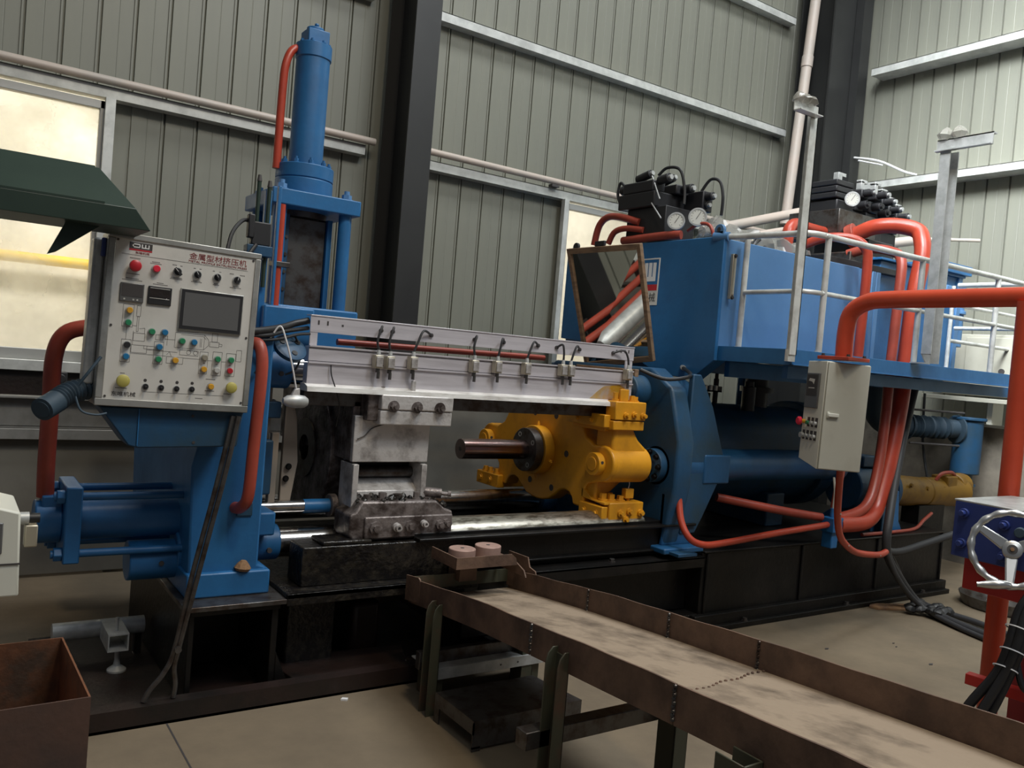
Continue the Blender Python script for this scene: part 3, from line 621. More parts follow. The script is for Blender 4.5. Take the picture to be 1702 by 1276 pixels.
single('looped_cable', MB().tube([(1.08, 3.68, 1.60), (1.16, 3.70, 1.58), (1.19, 3.72, 1.50), (1.16, 3.72, 1.44)], 0.008, 8).tube([(1.35, 3.80, 1.63), (1.39, 3.80, 1.55), (1.37, 3.8, 1.47), (1.33, 3.82, 1.44)], 0.005, 8), 'rubber',
       'loose dark cable looping round the upper blue collar', 'cable', (1.2, 3.75, 1.5))

# ------------------------------------------------------------------ YELLOW CROSSHEAD WITH RAM
ch = thing('ram_crosshead', 'yellow crosshead plate with slide shoes, carrying the horizontal steel ram', 'crosshead', (3.4, 4.42, 0.70))
X0 = 3.28
def arc(cy, cz, r, a0, a1, n): return [(cy + r * math.cos(rad(a0 + (a1 - a0) * i / n)), cz + r * math.sin(rad(a0 + (a1 - a0) * i / n))) for i in range(n + 1)]
half = [(0.00, 1.345), (-0.36, 1.345), (-0.40, 1.30), (-0.415, 1.22), (-0.45, 1.165), (-0.53, 1.125)]
half += [(y - AY, z) for y, z in arc(3.80, 1.025, 0.108, 78, 270, 12)]
half += [(-0.565, 0.905), (-0.50, 0.885), (-0.478, 0.86), (-0.475, 0.735), (-0.375, 0.735)]
half += [(-0.36, 0.775), (-0.33, 0.802), (-0.285, 0.812), (-0.235, 0.80), (-0.19, 0.765), (-0.13, 0.725), (-0.06, 0.708), (0.0, 0.703)]
poly = [(AY + y, z) for y, z in half] + [(AY - y, z) for y, z in half[::-1][1:-1]]
body = build('body', MB().prism(poly, 'x', X0, X0 + 0.11), 'yellow', ch, 0.012, seg=3)
mb = MB().cyl((X0 + 0.02, 3.80, 1.022), (3.585, 3.80, 1.022), 0.109, 44)
lug = build('lug', mb, 'yellow', ch, 0.01)
mb = MB().cyl((X0 + 0.02, 5.04, 1.022), (3.585, 5.04, 1.022), 0.109, 44)
lug2 = build('lug', mb, 'yellow', ch, 0.01)
for y, par in ((3.83, lug), (5.04, lug2)):
    build('nut', MB().cyl((X0 - 0.05, y, 1.02), (X0, y, 1.02), 0.068, 36).cyl((X0 - 0.056, y, 1.02), (X0 - 0.05, y, 1.02), 0.042, 28), 'yellow', par, 0.005)
    build('spanner_hole', MB().cyl((X0 - 0.028, y - 0.068, 1.035), (X0 - 0.028, y - 0.05, 1.035), 0.010, 10), 'ink', par)
flare = [(X0 + 0.02, 1.30), (3.42, 1.29), (3.455, 1.24), (3.50, 1.175), (3.56, 1.13), (3.585, 1.09), (3.585, 1.02), (X0 + 0.02, 1.02)]
build('flare', MB().prism(flare, 'y', 3.735, 3.90), 'yellow', ch, 0.02, seg=3)
build('flare', MB().prism([(X0 + 0.02, 1.02), (3.56, 1.02), (3.50, 0.90), (3.42, 0.84), (3.36, 0.79), (X0 + 0.02, 0.79)], 'y', 3.86, 3.95), 'yellow', ch, 0.015, seg=3)
build('rib', MB().prism([(X0 + 0.1, 1.30), (3.50, 1.27), (3.50, 1.24), (X0 + 0.1, 1.05)], 'y', 4.02, 4.06), 'yellow', ch, 0.004)
build('web', MB().box(X0 + 0.1, 3.56, 4.1, 4.74, 0.76, 1.30), 'yellow', ch, 0.02)
build('ring', MB().cyl((X0 - 0.075, AY, AZ), (X0, AY, AZ), 0.158, 56), 'yellow', ch, 0.004)
rf = build('ram_flange', MB().cyl((X0 - 0.135, AY, AZ), (X0 - 0.075, AY, AZ), 0.140, 56), 'steel', ch, 0.003)
for a in (60, 150, 240, 330):
    p = V(X0 - 0.135, AY + 0.108 * math.cos(rad(a)), AZ + 0.108 * math.sin(rad(a)))
    build('socket_screw', MB().ring(p, p + V(-0.002, 0, 0), 0.016, 0.011, 20), 'galv', rf)
for a in (88, 200, 268, 350):
    p = V(X0 - 0.03, AY + 0.155 * math.cos(rad(a)), AZ + 0.155 * math.sin(rad(a))); d = V(0, math.cos(rad(a)), math.sin(rad(a)))
    build('set_screw', MB().bolt(p, d, 0.011, 0.02, shank=0.012), 'yellow', ch)
build('ram', MB().cyl((2.668, AY, AZ), (X0 - 0.13, AY, AZ), 0.063, 48), 'rod', ch, 0.002)
build('ram_centre', MB().cyl((2.6665, AY, AZ), (2.669, AY, AZ), 0.013, 14), 'ink', ch)
for (y, z) in ((4.51, 1.262), (4.28, 1.262), (4.145, 1.035), (4.51, 0.815), (4.27, 0.80), (4.70, 1.035)):
    build('bore', MB().cyl((X0 - 0.0015, y, z), (X0 + 0.001, y, z), 0.021, 20), 'ink', ch)
# near lower shoe
s1 = build('slide_shoe', MB().box(3.315, 3.585, 3.735, 3.83, 0.672, 0.80), 'yellow', ch, 0.008)
build('shoe_keeper', MB().box(3.265, 3.31, 3.745, 3.965, 0.682, 0.775), 'yellow', s1, 0.006)
build('shoe_keeper', MB().prism([(3.745, 0.785), (3.965, 0.80), (3.965, 0.86), (3.86, 0.80), (3.745, 0.80)], 'x', 3.28, 3.33), 'yellow', s1, 0.003)
for x, z in ((3.40, 0.735), (3.47, 0.745), (3.56, 0.735), (3.44, 0.70)):
    m_ = MB().cyl((x, 3.735, z), (x, 3.722, z), 0.022, 16).cyl((x, 3.722, z), (x, 3.705, z), 0.014, 6)
    build('shoe_bolt', m_, 'yellow', s1)
for y in (3.80, 3.91): build('shoe_bolt', MB().bolt((3.265, y, 0.73), (-1, 0, 0), 0.014, 0.018), 'yellow', s1)
for x, y, h in ((3.33, 3.82, 0.045), (3.375, 3.80, 0.04), (3.41, 3.86, 0.04), (3.45, 3.80, 0.03)):
    build('shoe_stud', MB().bolt((x, y, 0.80), (0, 0, 1), 0.022, h), 'yellow', s1)
build('oil_cup', MB().box(3.465, 3.53, 3.77, 3.81, 0.815, 0.875).cyl((3.50, 3.79, 0.80), (3.50, 3.79, 0.815), 0.012, 10), 'yellow', s1, 0.004)
build('oil_cup_wire', MB().tube([(3.50, 3.79, 0.875), (3.505, 3.79, 0.90), (3.50, 3.79, 0.93)], 0.003, 6), 'white', s1)
# far lower shoe
s2 = build('slide_shoe', MB().box(3.24, 3.30, 4.83, 5.11, 0.70, 0.79), 'yellow', ch, 0.006)
build('shoe_arm', MB().box(3.29, 3.5, 4.86, 5.12, 0.70, 0.80), 'yellow', s2, 0.006)
for y in (5.05, 4.93): build('shoe_bolt', MB().bolt((3.24, y, 0.745), (-1, 0, 0), 0.017, 0.016), 'yellow', s2)
for y in (5.04, 4.98, 4.90): build('shoe_stud', MB().bolt((3.27, y, 0.79), (0, 0, 1), 0.018, 0.035), 'yellow', s2)
# upper near shoe
s3 = build('slide_shoe', MB().box(3.265, 3.505, 3.70, 3.79, 1.295, 1.405), 'yellow', ch, 0.006)
build('shoe_plate', MB().box(3.262, 3.503, 3.705, 3.79, 1.235, 1.29), 'yellow', s3, 0.006)
build('shoe_arm', MB().box(3.22, 3.27, 3.74, 4.10, 1.245, 1.32).box(3.27, 3.36, 3.79, 4.10, 1.22, 1.30), 'yellow', s3, 0.005)
for x, z in ((3.345, 1.325), (3.41, 1.33), (3.48, 1.325)):
    build('shoe_bolt', MB().cyl((x, 3.70, z), (x, 3.688, z), 0.019, 16).cyl((x, 3.688, z), (x, 3.668, z), 0.012, 8), 'yellow', s3)
for y in (3.86, 3.99): build('shoe_bolt', MB().bolt((3.22, y, 1.28), (-1, 0, 0), 0.013, 0.018), 'yellow', s3)
for x, h in ((3.30, 0.05), (3.345, 0.075), (3.37, 0.05), (3.43, 0.035), (3.455, 0.03)):
    build('shoe_stud', MB().bolt((x, 3.75, 1.405), (0, 0, 1), 0.017, h), 'yellow', s3)
build('switch_trip', MB().box(3.31, 3.375, 3.72, 3.735, 1.405, 1.475), 'yellow', s3, 0.003)

# ------------------------------------------------------------------ REAR PLATEN + CYLINDERS
rpn = thing('rear_platen', 'ribbed dark blue rear platen behind the yellow crosshead', 'machine frame', (3.9, 4.4, 0.5))
plate = [(3.62, 1.18), (3.72, 1.50), (3.92, 1.62), (4.92, 1.62), (5.14, 1.50), (5.22, 1.18), (5.22, 0.90), (5.14, 0.50), (3.70, 0.50), (3.62, 0.90)]
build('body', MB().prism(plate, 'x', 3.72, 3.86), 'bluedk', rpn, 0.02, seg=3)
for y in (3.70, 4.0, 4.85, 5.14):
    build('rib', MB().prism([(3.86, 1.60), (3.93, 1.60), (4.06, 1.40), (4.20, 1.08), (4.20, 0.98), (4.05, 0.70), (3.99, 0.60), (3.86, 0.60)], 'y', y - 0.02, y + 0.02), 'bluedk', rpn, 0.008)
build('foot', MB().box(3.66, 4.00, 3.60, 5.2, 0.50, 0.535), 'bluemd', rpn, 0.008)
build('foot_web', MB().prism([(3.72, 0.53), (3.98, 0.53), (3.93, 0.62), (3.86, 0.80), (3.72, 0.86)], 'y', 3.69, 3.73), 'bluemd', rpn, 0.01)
for (y, z) in ((3.98, 0.615), (4.0, 1.46), (4.86, 1.46), (4.86, 0.615)):
    build('tie_rod_boss', MB().cyl((3.60, y, z), (3.73, y, z), 0.105, 40), 'bluedk', rpn, 0.008); build('tie_rod_nut', MB().cyl((3.86, y, z), (4.10, y, z), 0.10, 40), 'bluedk', rpn, 0.008)
build('foot_plate', MB().box(3.70, 3.86, 3.52, 3.62, 0.50, 0.52), 'bluedk', rpn, 0.003)
sc = thing('side_cylinder', 'blue side cylinder with long barrel in front of the main cylinder', 'hydraulic cylinder', (4.5, 3.80, 1.02))
build('barrel', MB().cyl((3.86, 3.80, 1.015), (5.45, 3.80, 1.015), 0.105, 44), 'bluemd', sc)
build('head', MB().cyl((3.72, 3.80, 1.015), (4.02, 3.80, 1.015), 0.125, 44), 'bluemd', sc, 0.006)
build('flat_block', MB().box(4.02, 4.26, 3.672, 3.92, 0.912, 1.098), 'bluemd', sc, 0.01)
gl = build('gland', MB().cyl((3.665, 3.80, 1.015), (3.72, 3.80, 1.015), 0.105, 40), 'bluedk', sc, 0.004)
for a in range(8):
    p = V(3.665, 3.80 + 0.085 * math.cos(a * PI / 4), 1.015 + 0.085 * math.sin(a * PI / 4))
    build('gland_bolt', MB().bolt(p, (-1, 0, 0), 0.014, 0.022), 'black', gl)
build('piston_rod', MB().cyl((3.58, 3.80, 1.015), (3.68, 3.80, 1.015), 0.042, 32), 'chrome', sc)
build('port', MB().box(3.76, 3.84, 3.65, 3.70, 0.875, 0.915), 'bluemd', sc, 0.004)
build('end_cap', MB().cyl((5.45, 3.80, 1.015), (5.56, 3.80, 1.015), 0.12, 40), 'bluemd', sc, 0.006)
bk = thing('rear_pipe_rack', 'three dark red pipes over a grey cylinder by the back wall, seen in the mirror', 'pipes', (3.0, 5.6, 1.4))
for k in range(3): build('pipe', MB().cyl((1.9, 5.50 + 0.07 * k, 1.36 + 0.085 * k), (3.9, 5.50 + 0.07 * k, 1.36 + 0.085 * k), 0.034, 16), 'maroon', bk)
build('cylinder', MB().lathe([(0, 0.05), (0.03, 0.085), (1.0, 0.085), (1.05, 0.05)], (2.3, 5.36, 1.34), (1, 0, 0), 28), 'galv', bk)
for x in (2.3, 3.2): build('bracket', MB().box(x, x + 0.05, 5.40, 6.14, 1.30, 1.335).box(x, x + 0.05, 5.70, 5.72, 1.335, 1.56), 'steel', bk)
sc2 = thing('side_cylinder', 'far side cylinder, mostly hidden behind the main cylinder', 'hydraulic cylinder', (4.5, 5.04, 1.02))
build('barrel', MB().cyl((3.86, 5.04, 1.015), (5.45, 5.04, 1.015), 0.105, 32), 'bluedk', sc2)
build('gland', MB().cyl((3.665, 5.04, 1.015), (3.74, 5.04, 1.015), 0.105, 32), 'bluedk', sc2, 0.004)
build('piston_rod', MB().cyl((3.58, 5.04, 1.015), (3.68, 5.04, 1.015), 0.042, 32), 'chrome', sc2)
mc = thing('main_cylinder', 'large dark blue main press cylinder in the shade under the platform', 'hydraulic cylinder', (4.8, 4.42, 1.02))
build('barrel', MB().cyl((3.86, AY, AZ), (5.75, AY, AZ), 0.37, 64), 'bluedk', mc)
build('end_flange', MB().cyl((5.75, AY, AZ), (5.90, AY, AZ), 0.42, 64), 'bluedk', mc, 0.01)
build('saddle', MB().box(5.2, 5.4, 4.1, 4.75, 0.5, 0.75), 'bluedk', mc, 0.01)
build('fill_valve', MB().cyl((5.35, 4.42, 1.38), (5.35, 4.42, 1.64), 0.09, 24).cyl((5.35, 4.42, 1.50), (5.35, 4.42, 1.54), 0.13, 24), 'blackmatte', mc)
build('data_plate', MB().prism([(0, 0), (0.16, 0), (0.16, 0.06), (0, 0.06)], 'z', 0, 0.002).box(0, 0, 0, 0, 0, 0), 'galv', mc)
o_ = bpy.data.objects.get('data_plate'); bpy.data.objects.remove(o_)
dp = MB()
for i in range(9):
    a = rad(200 + i * 2.2); dp.box(4.72 + i * 0.022, 4.735 + i * 0.022, AY - 0.374, AY - 0.368, AZ - 0.03, AZ + 0.012 + 0.008 * (i % 3))
build('rating_marks', dp, 'galv', mc)
vg = thing('shaded_valves', 'dark valves standing on the main cylinder under the platform', 'valve', (4.6, 4.45, 1.4))
for i, (x, y, h, r) in enumerate(((4.42, 4.3, 0.10, 0.05), (4.52, 4.35, 0.12, 0.035), (4.72, 4.4, 0.09, 0.06), (4.86, 4.4, 0.20, 0.02), (5.0, 4.2, 0.16, 0.05))):
    build('valve_body', MB().cyl((x, y, 1.36), (x, y, 1.38 + h), r, 16).cyl((x, y, 1.37 + h), (x, y, 1.42 + h), r * .7, 12), 'blackmatte', vg, 0.004)
tb = thing('terminal_strip', 'small black cable tray with white terminals under the tank corner', 'tray', (4.25, 4.1, 1.52))
build('tray', MB().box(4.16, 4.46, 3.98, 4.05, 1.49, 1.50).box(4.16, 4.46, 3.98, 3.985, 1.49, 1.53), 'blackmatte', tb)
for i in range(5): build('terminal', MB().box(4.18 + i * .05, 4.20 + i * .05, 3.965, 3.985, 1.50, 1.535), 'whbt', tb, 0.002)

# ------------------------------------------------------------------ OIL TANK
tk = thing('oil_tank', 'big blue hydraulic oil tank with sloping bottom corner over the press', 'tank', (5.0, 4.5, 1.7))
prof = [(3.75, 2.495), (5.38, 2.505), (5.38, 1.80), (4.62, 1.74), (4.44, 1.66), (4.26, 1.585), (3.935, 1.565), (3.75, 1.70)]
build('end_plate', MB().prism(prof, 'x', 4.10, 4.13), 'blue', tk, 0.004)
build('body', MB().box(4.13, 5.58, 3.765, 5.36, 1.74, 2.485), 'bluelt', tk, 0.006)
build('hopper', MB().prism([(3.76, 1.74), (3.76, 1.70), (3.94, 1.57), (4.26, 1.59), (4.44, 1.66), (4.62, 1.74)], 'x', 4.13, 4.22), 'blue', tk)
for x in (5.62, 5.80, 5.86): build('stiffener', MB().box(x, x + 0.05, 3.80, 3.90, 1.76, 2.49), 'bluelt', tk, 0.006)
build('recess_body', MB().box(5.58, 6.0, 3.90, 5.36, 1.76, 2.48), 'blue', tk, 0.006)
lev = build('level_gauge', MB().box(4.17, 4.205, 3.725, 3.75, 2.10, 2.39), 'brass', tk, 0.004)
build('sight_glass', MB().cyl((4.187, 3.722, 2.13), (4.187, 3.722, 2.36), 0.008, 10), 'cuprod', lev)
for z in (2.11, 2.378): build('gauge_screw', MB().bolt((4.187, 3.725, z), (0, -1, 0), 0.010, 0.012), 'ink', lev)
build('lifting_lug', MB().box(4.095, 4.12, 3.76, 3.84, 2.495, 2.53).cyl((4.095, 3.80, 2.535), (4.12, 3.80, 2.535), 0.040, 24), 'bluelt', tk, 0.003)
build('lug_hole', MB().cyl((4.093, 3.80, 2.54), (4.122, 3.80, 2.54), 0.015, 16), 'ink', tk)
# maker's plate on the end
T = plane_T((4.098, 4.47, 2.22), (0, -1, 0), (0, 0, 1))
mp_ = build('maker_plate', MB(T).box(-0.155, 0.155, -0.165, 0.165, -0.001, 0.004), 'plate', tk, 0.002)
build('blue_field', MB(T).box(-0.145, 0.145, -0.02, 0.155, 0.004, 0.0055), 'blue', mp_)
build('red_field', MB(T).box(-0.145, 0.145, -0.062, -0.02, 0.004, 0.0055), 'red', mp_)
squared_logo(T @ Matrix.Translation((0.0, 0.068, 0.0056)), 0.25, 0.13, 0.032, 'white', mp_)
lettering('东唯机械', 0.07, T @ Matrix.Translation((0.0, -0.115, 0.005)), 'ink', mp_, width=0.27)
# cable gland on the end plate
mb = MB().tube([(3.54, 3.82, 1.60), (3.66, 3.72, 1.555), (3.85, 3.70, 1.585), (4.03, 3.92, 1.625), (4.075, 3.99, 1.635)], 0.012, 10)
tc_ = single('tank_cable', mb, 'rubber', 'black cable from the aluminium channel to the blue tank end plate', 'cable', (3.8, 3.8, 1.58))
build('gland', MB().cyl((4.07, 3.98, 1.635), (4.10, 4.02, 1.637), 0.018, 12), 'galv', tc_)
# second, farther tank
t2 = thing('rear_tank', 'farther blue tank with vertical edge, behind the galvanised post', 'tank', (6.6, 4.5, 1.75))
build('body', MB().box(5.98, 7.15, 3.86, 4.9, 1.79, 2.60), 'blue', t2, 0.006)
build('lid', MB().box(5.95, 7.18, 3.83, 4.93, 2.60, 2.62).box(6.75, 7.22, 3.80, 4.2, 2.62, 2.70), 'blue', t2, 0.004)
build('end_strip', MB().box(7.10, 7.16, 3.84, 3.862, 1.79, 2.60), 'bluelt', t2, 0.004)
build('cooler', MB().cyl((7.22, 3.92, 2.02), (7.22, 3.92, 2.56), 0.075, 28).cyl((7.22, 3.92, 2.30), (7.22, 3.92, 2.33), 0.09, 28), 'bluelt', t2, 0.004)
build('pipe_lug', MB().box(6.9, 7.0, 3.83, 3.86, 2.42, 2.52), 'bluelt', t2, 0.01)

# ------------------------------------------------------------------ MIRROR in a wooden frame
T = Matrix.Identity(4)
TL, TR, BR, BL = V(3.700, 4.86, 2.425), V(3.700, 4.087, 2.413), V(3.965, 4.148, 1.665), V(3.965, 4.86, 1.585)
mi = thing('framed_mirror', 'leaning mirror in a worn wooden frame in front of the blue tank end', 'mirror', tuple(BL))
def quad(a, b, c, d, ins, t0, t1):
    n = (b - a).cross(d - a).normalized(); 
    if n.x > 0: n = -n
    cen = (a + b + c + d) / 4; q = [p + (cen - p) * ins for p in (a, b, c, d)]
    return [p + n * t for t in (t0, t1) for p in q]
def fbar(p, q, o, i):
    # mitred frame member from outer edge p-q to inner edge
    n = (TR - TL).cross(BL - TL).normalized()
    if n.x > 0: n = -n
    pi_, qi_ = p + (CEN - p) * i, q + (CEN - q) * i
    vs = [v + n * t for t in (-0.012, 0.016) for v in (p, q, qi_, pi_)]
    return MB().add(vs, [(0, 1, 2, 3), (7, 6, 5, 4), (0, 4, 5, 1), (1, 5, 6, 2), (2, 6, 7, 3), (3, 7, 4, 0)])
CEN = (TL + TR + BR + BL) / 4
for a, b in ((TL, TR), (TR, BR), (BR, BL), (BL, TL)): build('frame_bar', fbar(a, b, 0, 0.095), 'wood', mi, 0.003)
build('mirror_glass', MB().add(quad(TL, TR, BR, BL, 0.07, -0.004, 0.004), [(0, 1, 2, 3), (7, 6, 5, 4), (0, 4, 5, 1), (1, 5, 6, 2), (2, 6, 7, 3), (3, 7, 4, 0)]), 'mirror', mi)
build('hanger', MB().box(3.69, 3.71, 4.45, 4.55, 2.42, 2.455), 'blackmatte', mi, 0.003)
build('hanger', MB().cyl((3.69, 4.76, 2.43), (3.71, 4.76, 2.43), 0.03, 16), 'blackmatte', mi, 0.003)
build('support_lath', MB().box(3.62, 3.65, 3.95, 4.55, 1.52, 1.60).box(3.65, 3.96, 4.10, 4.13, 1.56, 1.60), 'wood', mi, 0.003)

# ------------------------------------------------------------------ PLATFORM AND RAILINGS
pf = thing('service_platform', 'narrow blue walkway platform with channel edge along the tank', 'platform', (5.5, 3.5, 1.72))
build('deck', MB().box(4.16, 6.85, 3.2, 3.76, 1.775, 1.79), 'blue', pf, 0.002)
build('edge_channel', MB().box(4.14, 6.85, 3.18, 3.2, 1.70, 1.795).box(4.14, 6.85, 3.17, 3.2, 1.70, 1.708).box(4.14, 4.16, 3.2, 3.76, 1.70, 1.795), 'blue', pf, 0.002)
build('under_beam', MB().box(4.24, 5.15, 3.74, 3.78, 1.60, 1.70).box(4.26, 7.0, 3.3, 3.34, 1.62, 1.70).box(4.26, 7.0, 4.9, 4.96, 1.62, 1.74), 'blue', pf, 0.003)
build('under_beam', MB().box(6.2, 7.2, 3.95, 4.05, 1.62, 1.76), 'blue', pf, 0.003)
for x, y in ((6.10, 3.72), (6.15, 5.2), (4.7, 5.28)):
    build('support_post', MB().box(x - 0.07, x + 0.07, y - 0.05, y - 0.04, 0.5, 1.75).box(x - 0.07, x + 0.07, y + 0.04, y + 0.05, 0.5, 1.75).box(x - 0.005, x + 0.005, y - 0.04, y + 0.04, 0.5, 1.75), 'bluedk', pf)
rl = thing('railing', 'silver painted tube railing around the platform', 'railing', (5.5, 3.2, 1.79))
R_ = 0.0195
build('top_rail', MB().tube([(4.12, 3.78, 2.495), (4.17, 3.65, 2.495), (4.23, 3.30, 2.495), (4.26, 3.225, 2.495), (4.36, 3.2, 2.495), (4.6, 3.2, 2.495), (6.80, 3.2, 2.50), (6.84, 3.24, 2.50), (6.84, 3.7, 2.50)], R_, 12, smooth=4), 'rail', rl)
build('mid_rail', MB().tube([(4.25, 3.68, 2.15), (4.26, 3.30, 2.15), (4.29, 3.225, 2.15), (4.40, 3.2, 2.15), (4.6, 3.2, 2.15), (6.80, 3.2, 2.15), (6.84, 3.24, 2.15), (6.84, 3.7, 2.15)], R_ * .8, 12, smooth=4), 'rail', rl)
for x, y in ((4.262, 3.70), (4.405, 3.2), (5.44, 3.2), (6.46, 3.2)):
    p_ = build('post', MB().cyl((x, y, 1.79), (x, y, 2.50), R_, 14), 'rail', rl)
    build('base_bolt', MB().bolt((x - 0.03, y, 1.79), (0, 0, 1), 0.009, 0.012), 'galv', p_)
build('rail_socket', MB().cyl((4.10, 3.84, 2.495), (4.13, 3.74, 2.495), 0.03, 20), 'bluelt', rl)
rl2 = thing('back_railing', 'low silver rails at the far end of the platform by the grey wall', 'railing', (7.2, 3.6, 1.9))
build('rail', MB().tube([(6.86, 3.75, 2.35), (7.9, 3.75, 2.35)], 0.016, 10), 'rail', rl2)
build('rail', MB().tube([(6.86, 3.75, 2.05), (7.9, 3.75, 2.05)], 0.016, 10), 'rail', rl2)
build('post', MB().cyl((6.86, 3.75, 1.79), (6.86, 3.75, 2.50), 0.016, 10), 'rail', rl2)
ap = thing('angle_post', 'tall galvanised angle post with a short left arm, fixed to the platform', 'post', (4.165, 3.16, 1.77))
build('upright', MB().box(4.075, 4.14, 3.155, 3.162, 1.76, 3.20).box(4.133, 4.14, 3.155, 3.225, 1.76, 3.20), 'rail', ap)
build('arm', MB().box(3.91, 4.11, 3.148, 3.154, 3.13, 3.19).box(3.91, 4.11, 3.10, 3.154, 3.13, 3.136), 'rail', ap)
build('fixing_block', MB().box(4.075, 4.14, 3.162, 3.185, 1.72, 1.79), 'rail', ap)
fm = MB()
for i in range(3): fm.lathe([(0, 0.02), (0.02, 0.045), (0.045, 0.03), (0.06, 0.008)], (3.95 + i * 0.045, 3.14, 3.185), (0.3 * (i - 1), 0.2, 1), 7)
single('film_scrap', fm, 'film', 'crumpled clear film on the arm of the left angle post', 'plastic', (4.05, 3.14, 3.19))
cpst = thing('channel_post', 'tall galvanised channel post with a right arm, in front of the far tank', 'post', (5.43, 3.10, 1.8))
build('upright', MB().prism([(5.36, 3.22), (5.36, 1.86), (5.42, 1.80), (5.47, 1.80), (5.47, 3.22)], 'y', 3.10, 3.108).prism([(5.36, 3.22), (5.36, 1.86), (5.368, 1.855), (5.368, 3.22)], 'y', 3.04, 3.10).box(5.462, 5.47, 3.04, 3.10, 1.80, 3.20), 'galv', cpst)
build('fixing_angle', MB().box(5.37, 5.46, 3.095, 3.185, 1.795, 1.803), 'galv', cpst)
build('arm', MB().box(5.37, 5.378, 2.78, 3.14, 3.19, 3.27).box(5.37, 5.42, 2.78, 3.14, 3.262, 3.27).box(5.34, 5.378, 2.78, 3.14, 3.19, 3.198), 'galv', cpst)
fm = MB()
for i in range(2): fm.lathe([(0, 0.03), (0.03, 0.055), (0.06, 0.04), (0.085, 0.012)], (5.38, 3.10 - i * 0.10, 3.265), (0.1, 0.3 * (i - .5), 1), 7)
single('film_scrap', fm, 'film', 'two tufts of clear film on the arm of the right channel post', 'plastic', (5.4, 3.1, 3.27))

# ------------------------------------------------------------------ VALVE BLOCKS ON THE TANK
def solenoid(par, x, y, z, d, L, r, capm='galv'):
    p = V(x, y, z); d = V(*d).normalized()
    s_ = build('solenoid', MB().cyl(p, p + d * L, r, 16), 'blackmatte', par, 0.003)
    build('cap', MB().cyl(p + d * L, p + d * (L + 0.02), r * 0.55, 14), capm, s_)
v1 = thing('valve_block', 'black manifold with solenoid valves and two gauges above the mirror', 'valve', (4.25, 4.55, 2.50))
build('manifold', MB().box(4.13, 4.42, 4.34, 4.74, 2.52, 2.76), 'blackmatte', v1, 0.006)
build('sub_block', MB().box(4.10, 4.44, 4.44, 4.82, 2.76, 2.87), 'blackmatte', v1, 0.008)
build('valve_body', MB().box(4.10, 4.22, 4.46, 4.78, 2.87, 2.95), 'blackmatte', v1, 0.01)
build('valve_body', MB().box(4.27, 4.40, 4.40, 4.72, 2.87, 2.94), 'blackmatte', v1, 0.01)
for x, y, z, d, L, r in ((4.16, 4.80, 2.92, (0, 1, 0), 0.05, 0.035), (4.16, 4.46, 2.95, (0, -1, 0.1), 0.10, 0.032), (4.34, 4.40, 2.91, (0, -1, 0), 0.09, 0.032), (4.34, 4.62, 2.98, (0, -1, 0.25), 0.12, 0.028), (4.44, 4.30, 2.86, (0, -1, 0), 0.10, 0.028), (4.44, 4.38, 2.80, (0, -1, 0), 0.14, 0.026), (4.15, 4.68, 2.98, (0, -1, .2), 0.14, 0.03)):
    solenoid(v1, x, y, z, d, L, r)
build('valve_body', MB().box(4.40, 4.50, 4.26, 4.48, 2.755, 2.90), 'blackmatte', v1, 0.008)
for pts in ([(4.20, 4.52, 3.00), (4.22, 4.46, 3.05), (4.25, 4.36, 3.03), (4.27, 4.32, 2.9), (4.26, 4.30, 2.78)], [(4.42, 4.30, 2.9), (4.44, 4.24, 2.98), (4.46, 4.17, 2.96), (4.46, 4.13, 2.85), (4.46, 4.13, 2.72)], [(4.15, 4.82, 2.95), (4.15, 4.87, 2.98), (4.14, 4.88, 2.9), (4.13, 4.84, 2.83)]):
    build('valve_lead', MB().tube(pts, 0.011, 8), 'rubber', v1)
build('capillary', MB().tube([(4.12, 4.50, 2.98), (4.10, 4.38, 2.80)], 0.005, 6), 'galv', v1)
build('capillary', MB().tube([(4.10, 4.46, 2.78), (4.09, 4.34, 2.66)], 0.005, 6), 'galv', v1)
def gauge(name, c, d, r, lab):
    c = V(*c); d = V(*d).normalized()
    g = thing(name, lab, 'gauge', tuple(c))
    build('case', MB().cyl(c - d * 0.035, c, r, 36), 'galv', g, 0.004)
    build('bezel', MB().ring(c - d * 0.002, c + d * 0.005, r * 1.04, r * 0.84, 36), 'galv', g)
    build('dial', MB().cyl(c + d * 0.0005, c + d * 0.002, r * 0.84, 36), 'dial', g)
    x, y, z = frame_from(d); nd = (x * 0.5 + y * 0.85).normalized()
    build('needle', MB().beam(c + d * 0.004 - nd * r * 0.3, c + d * 0.004 + nd * r * 0.65, r * 0.06, 0.001, up=d), 'ink', g)
    tk_ = MB()
    for i in range(11):
        a = rad(-45 + 27 * i); e = x * math.cos(a) + y * math.sin(a); tk_.beam(c + d * 0.0025 + e * r * 0.62, c + d * 0.0025 + e * r * 0.76, r * 0.04, 0.0006, up=d)
    build('dial_ticks', tk_, 'ink', g, kind='stuff')
    build('stem', MB().cyl(c - d * 0.035, c - d * 0.10, r * 0.2, 12), 'brass', g)
gauge('pressure_gauge', (4.12, 4.22, 2.635), (-0.80, -0.60, 0.05), 0.058, 'left pressure gauge beside the black manifold above the mirror')
gauge('pressure_gauge', (4.20, 4.10, 2.665), (-0.80, -0.60, 0.05), 0.060, 'right pressure gauge of the pair above the blue tank edge')
v2 = thing('valve_block', 'stack of black valves with one small gauge in front of the corner column', 'valve', (6.0, 4.4, 2.75))
build('manifold', MB().box(5.80, 6.30, 4.14, 4.62, 2.78, 3.0), 'steel', v2, 0.006)
build('sub_block', MB().box(5.84, 6.06, 4.20, 4.5, 3.0, 3.09), 'blackmatte', v2, 0.012)
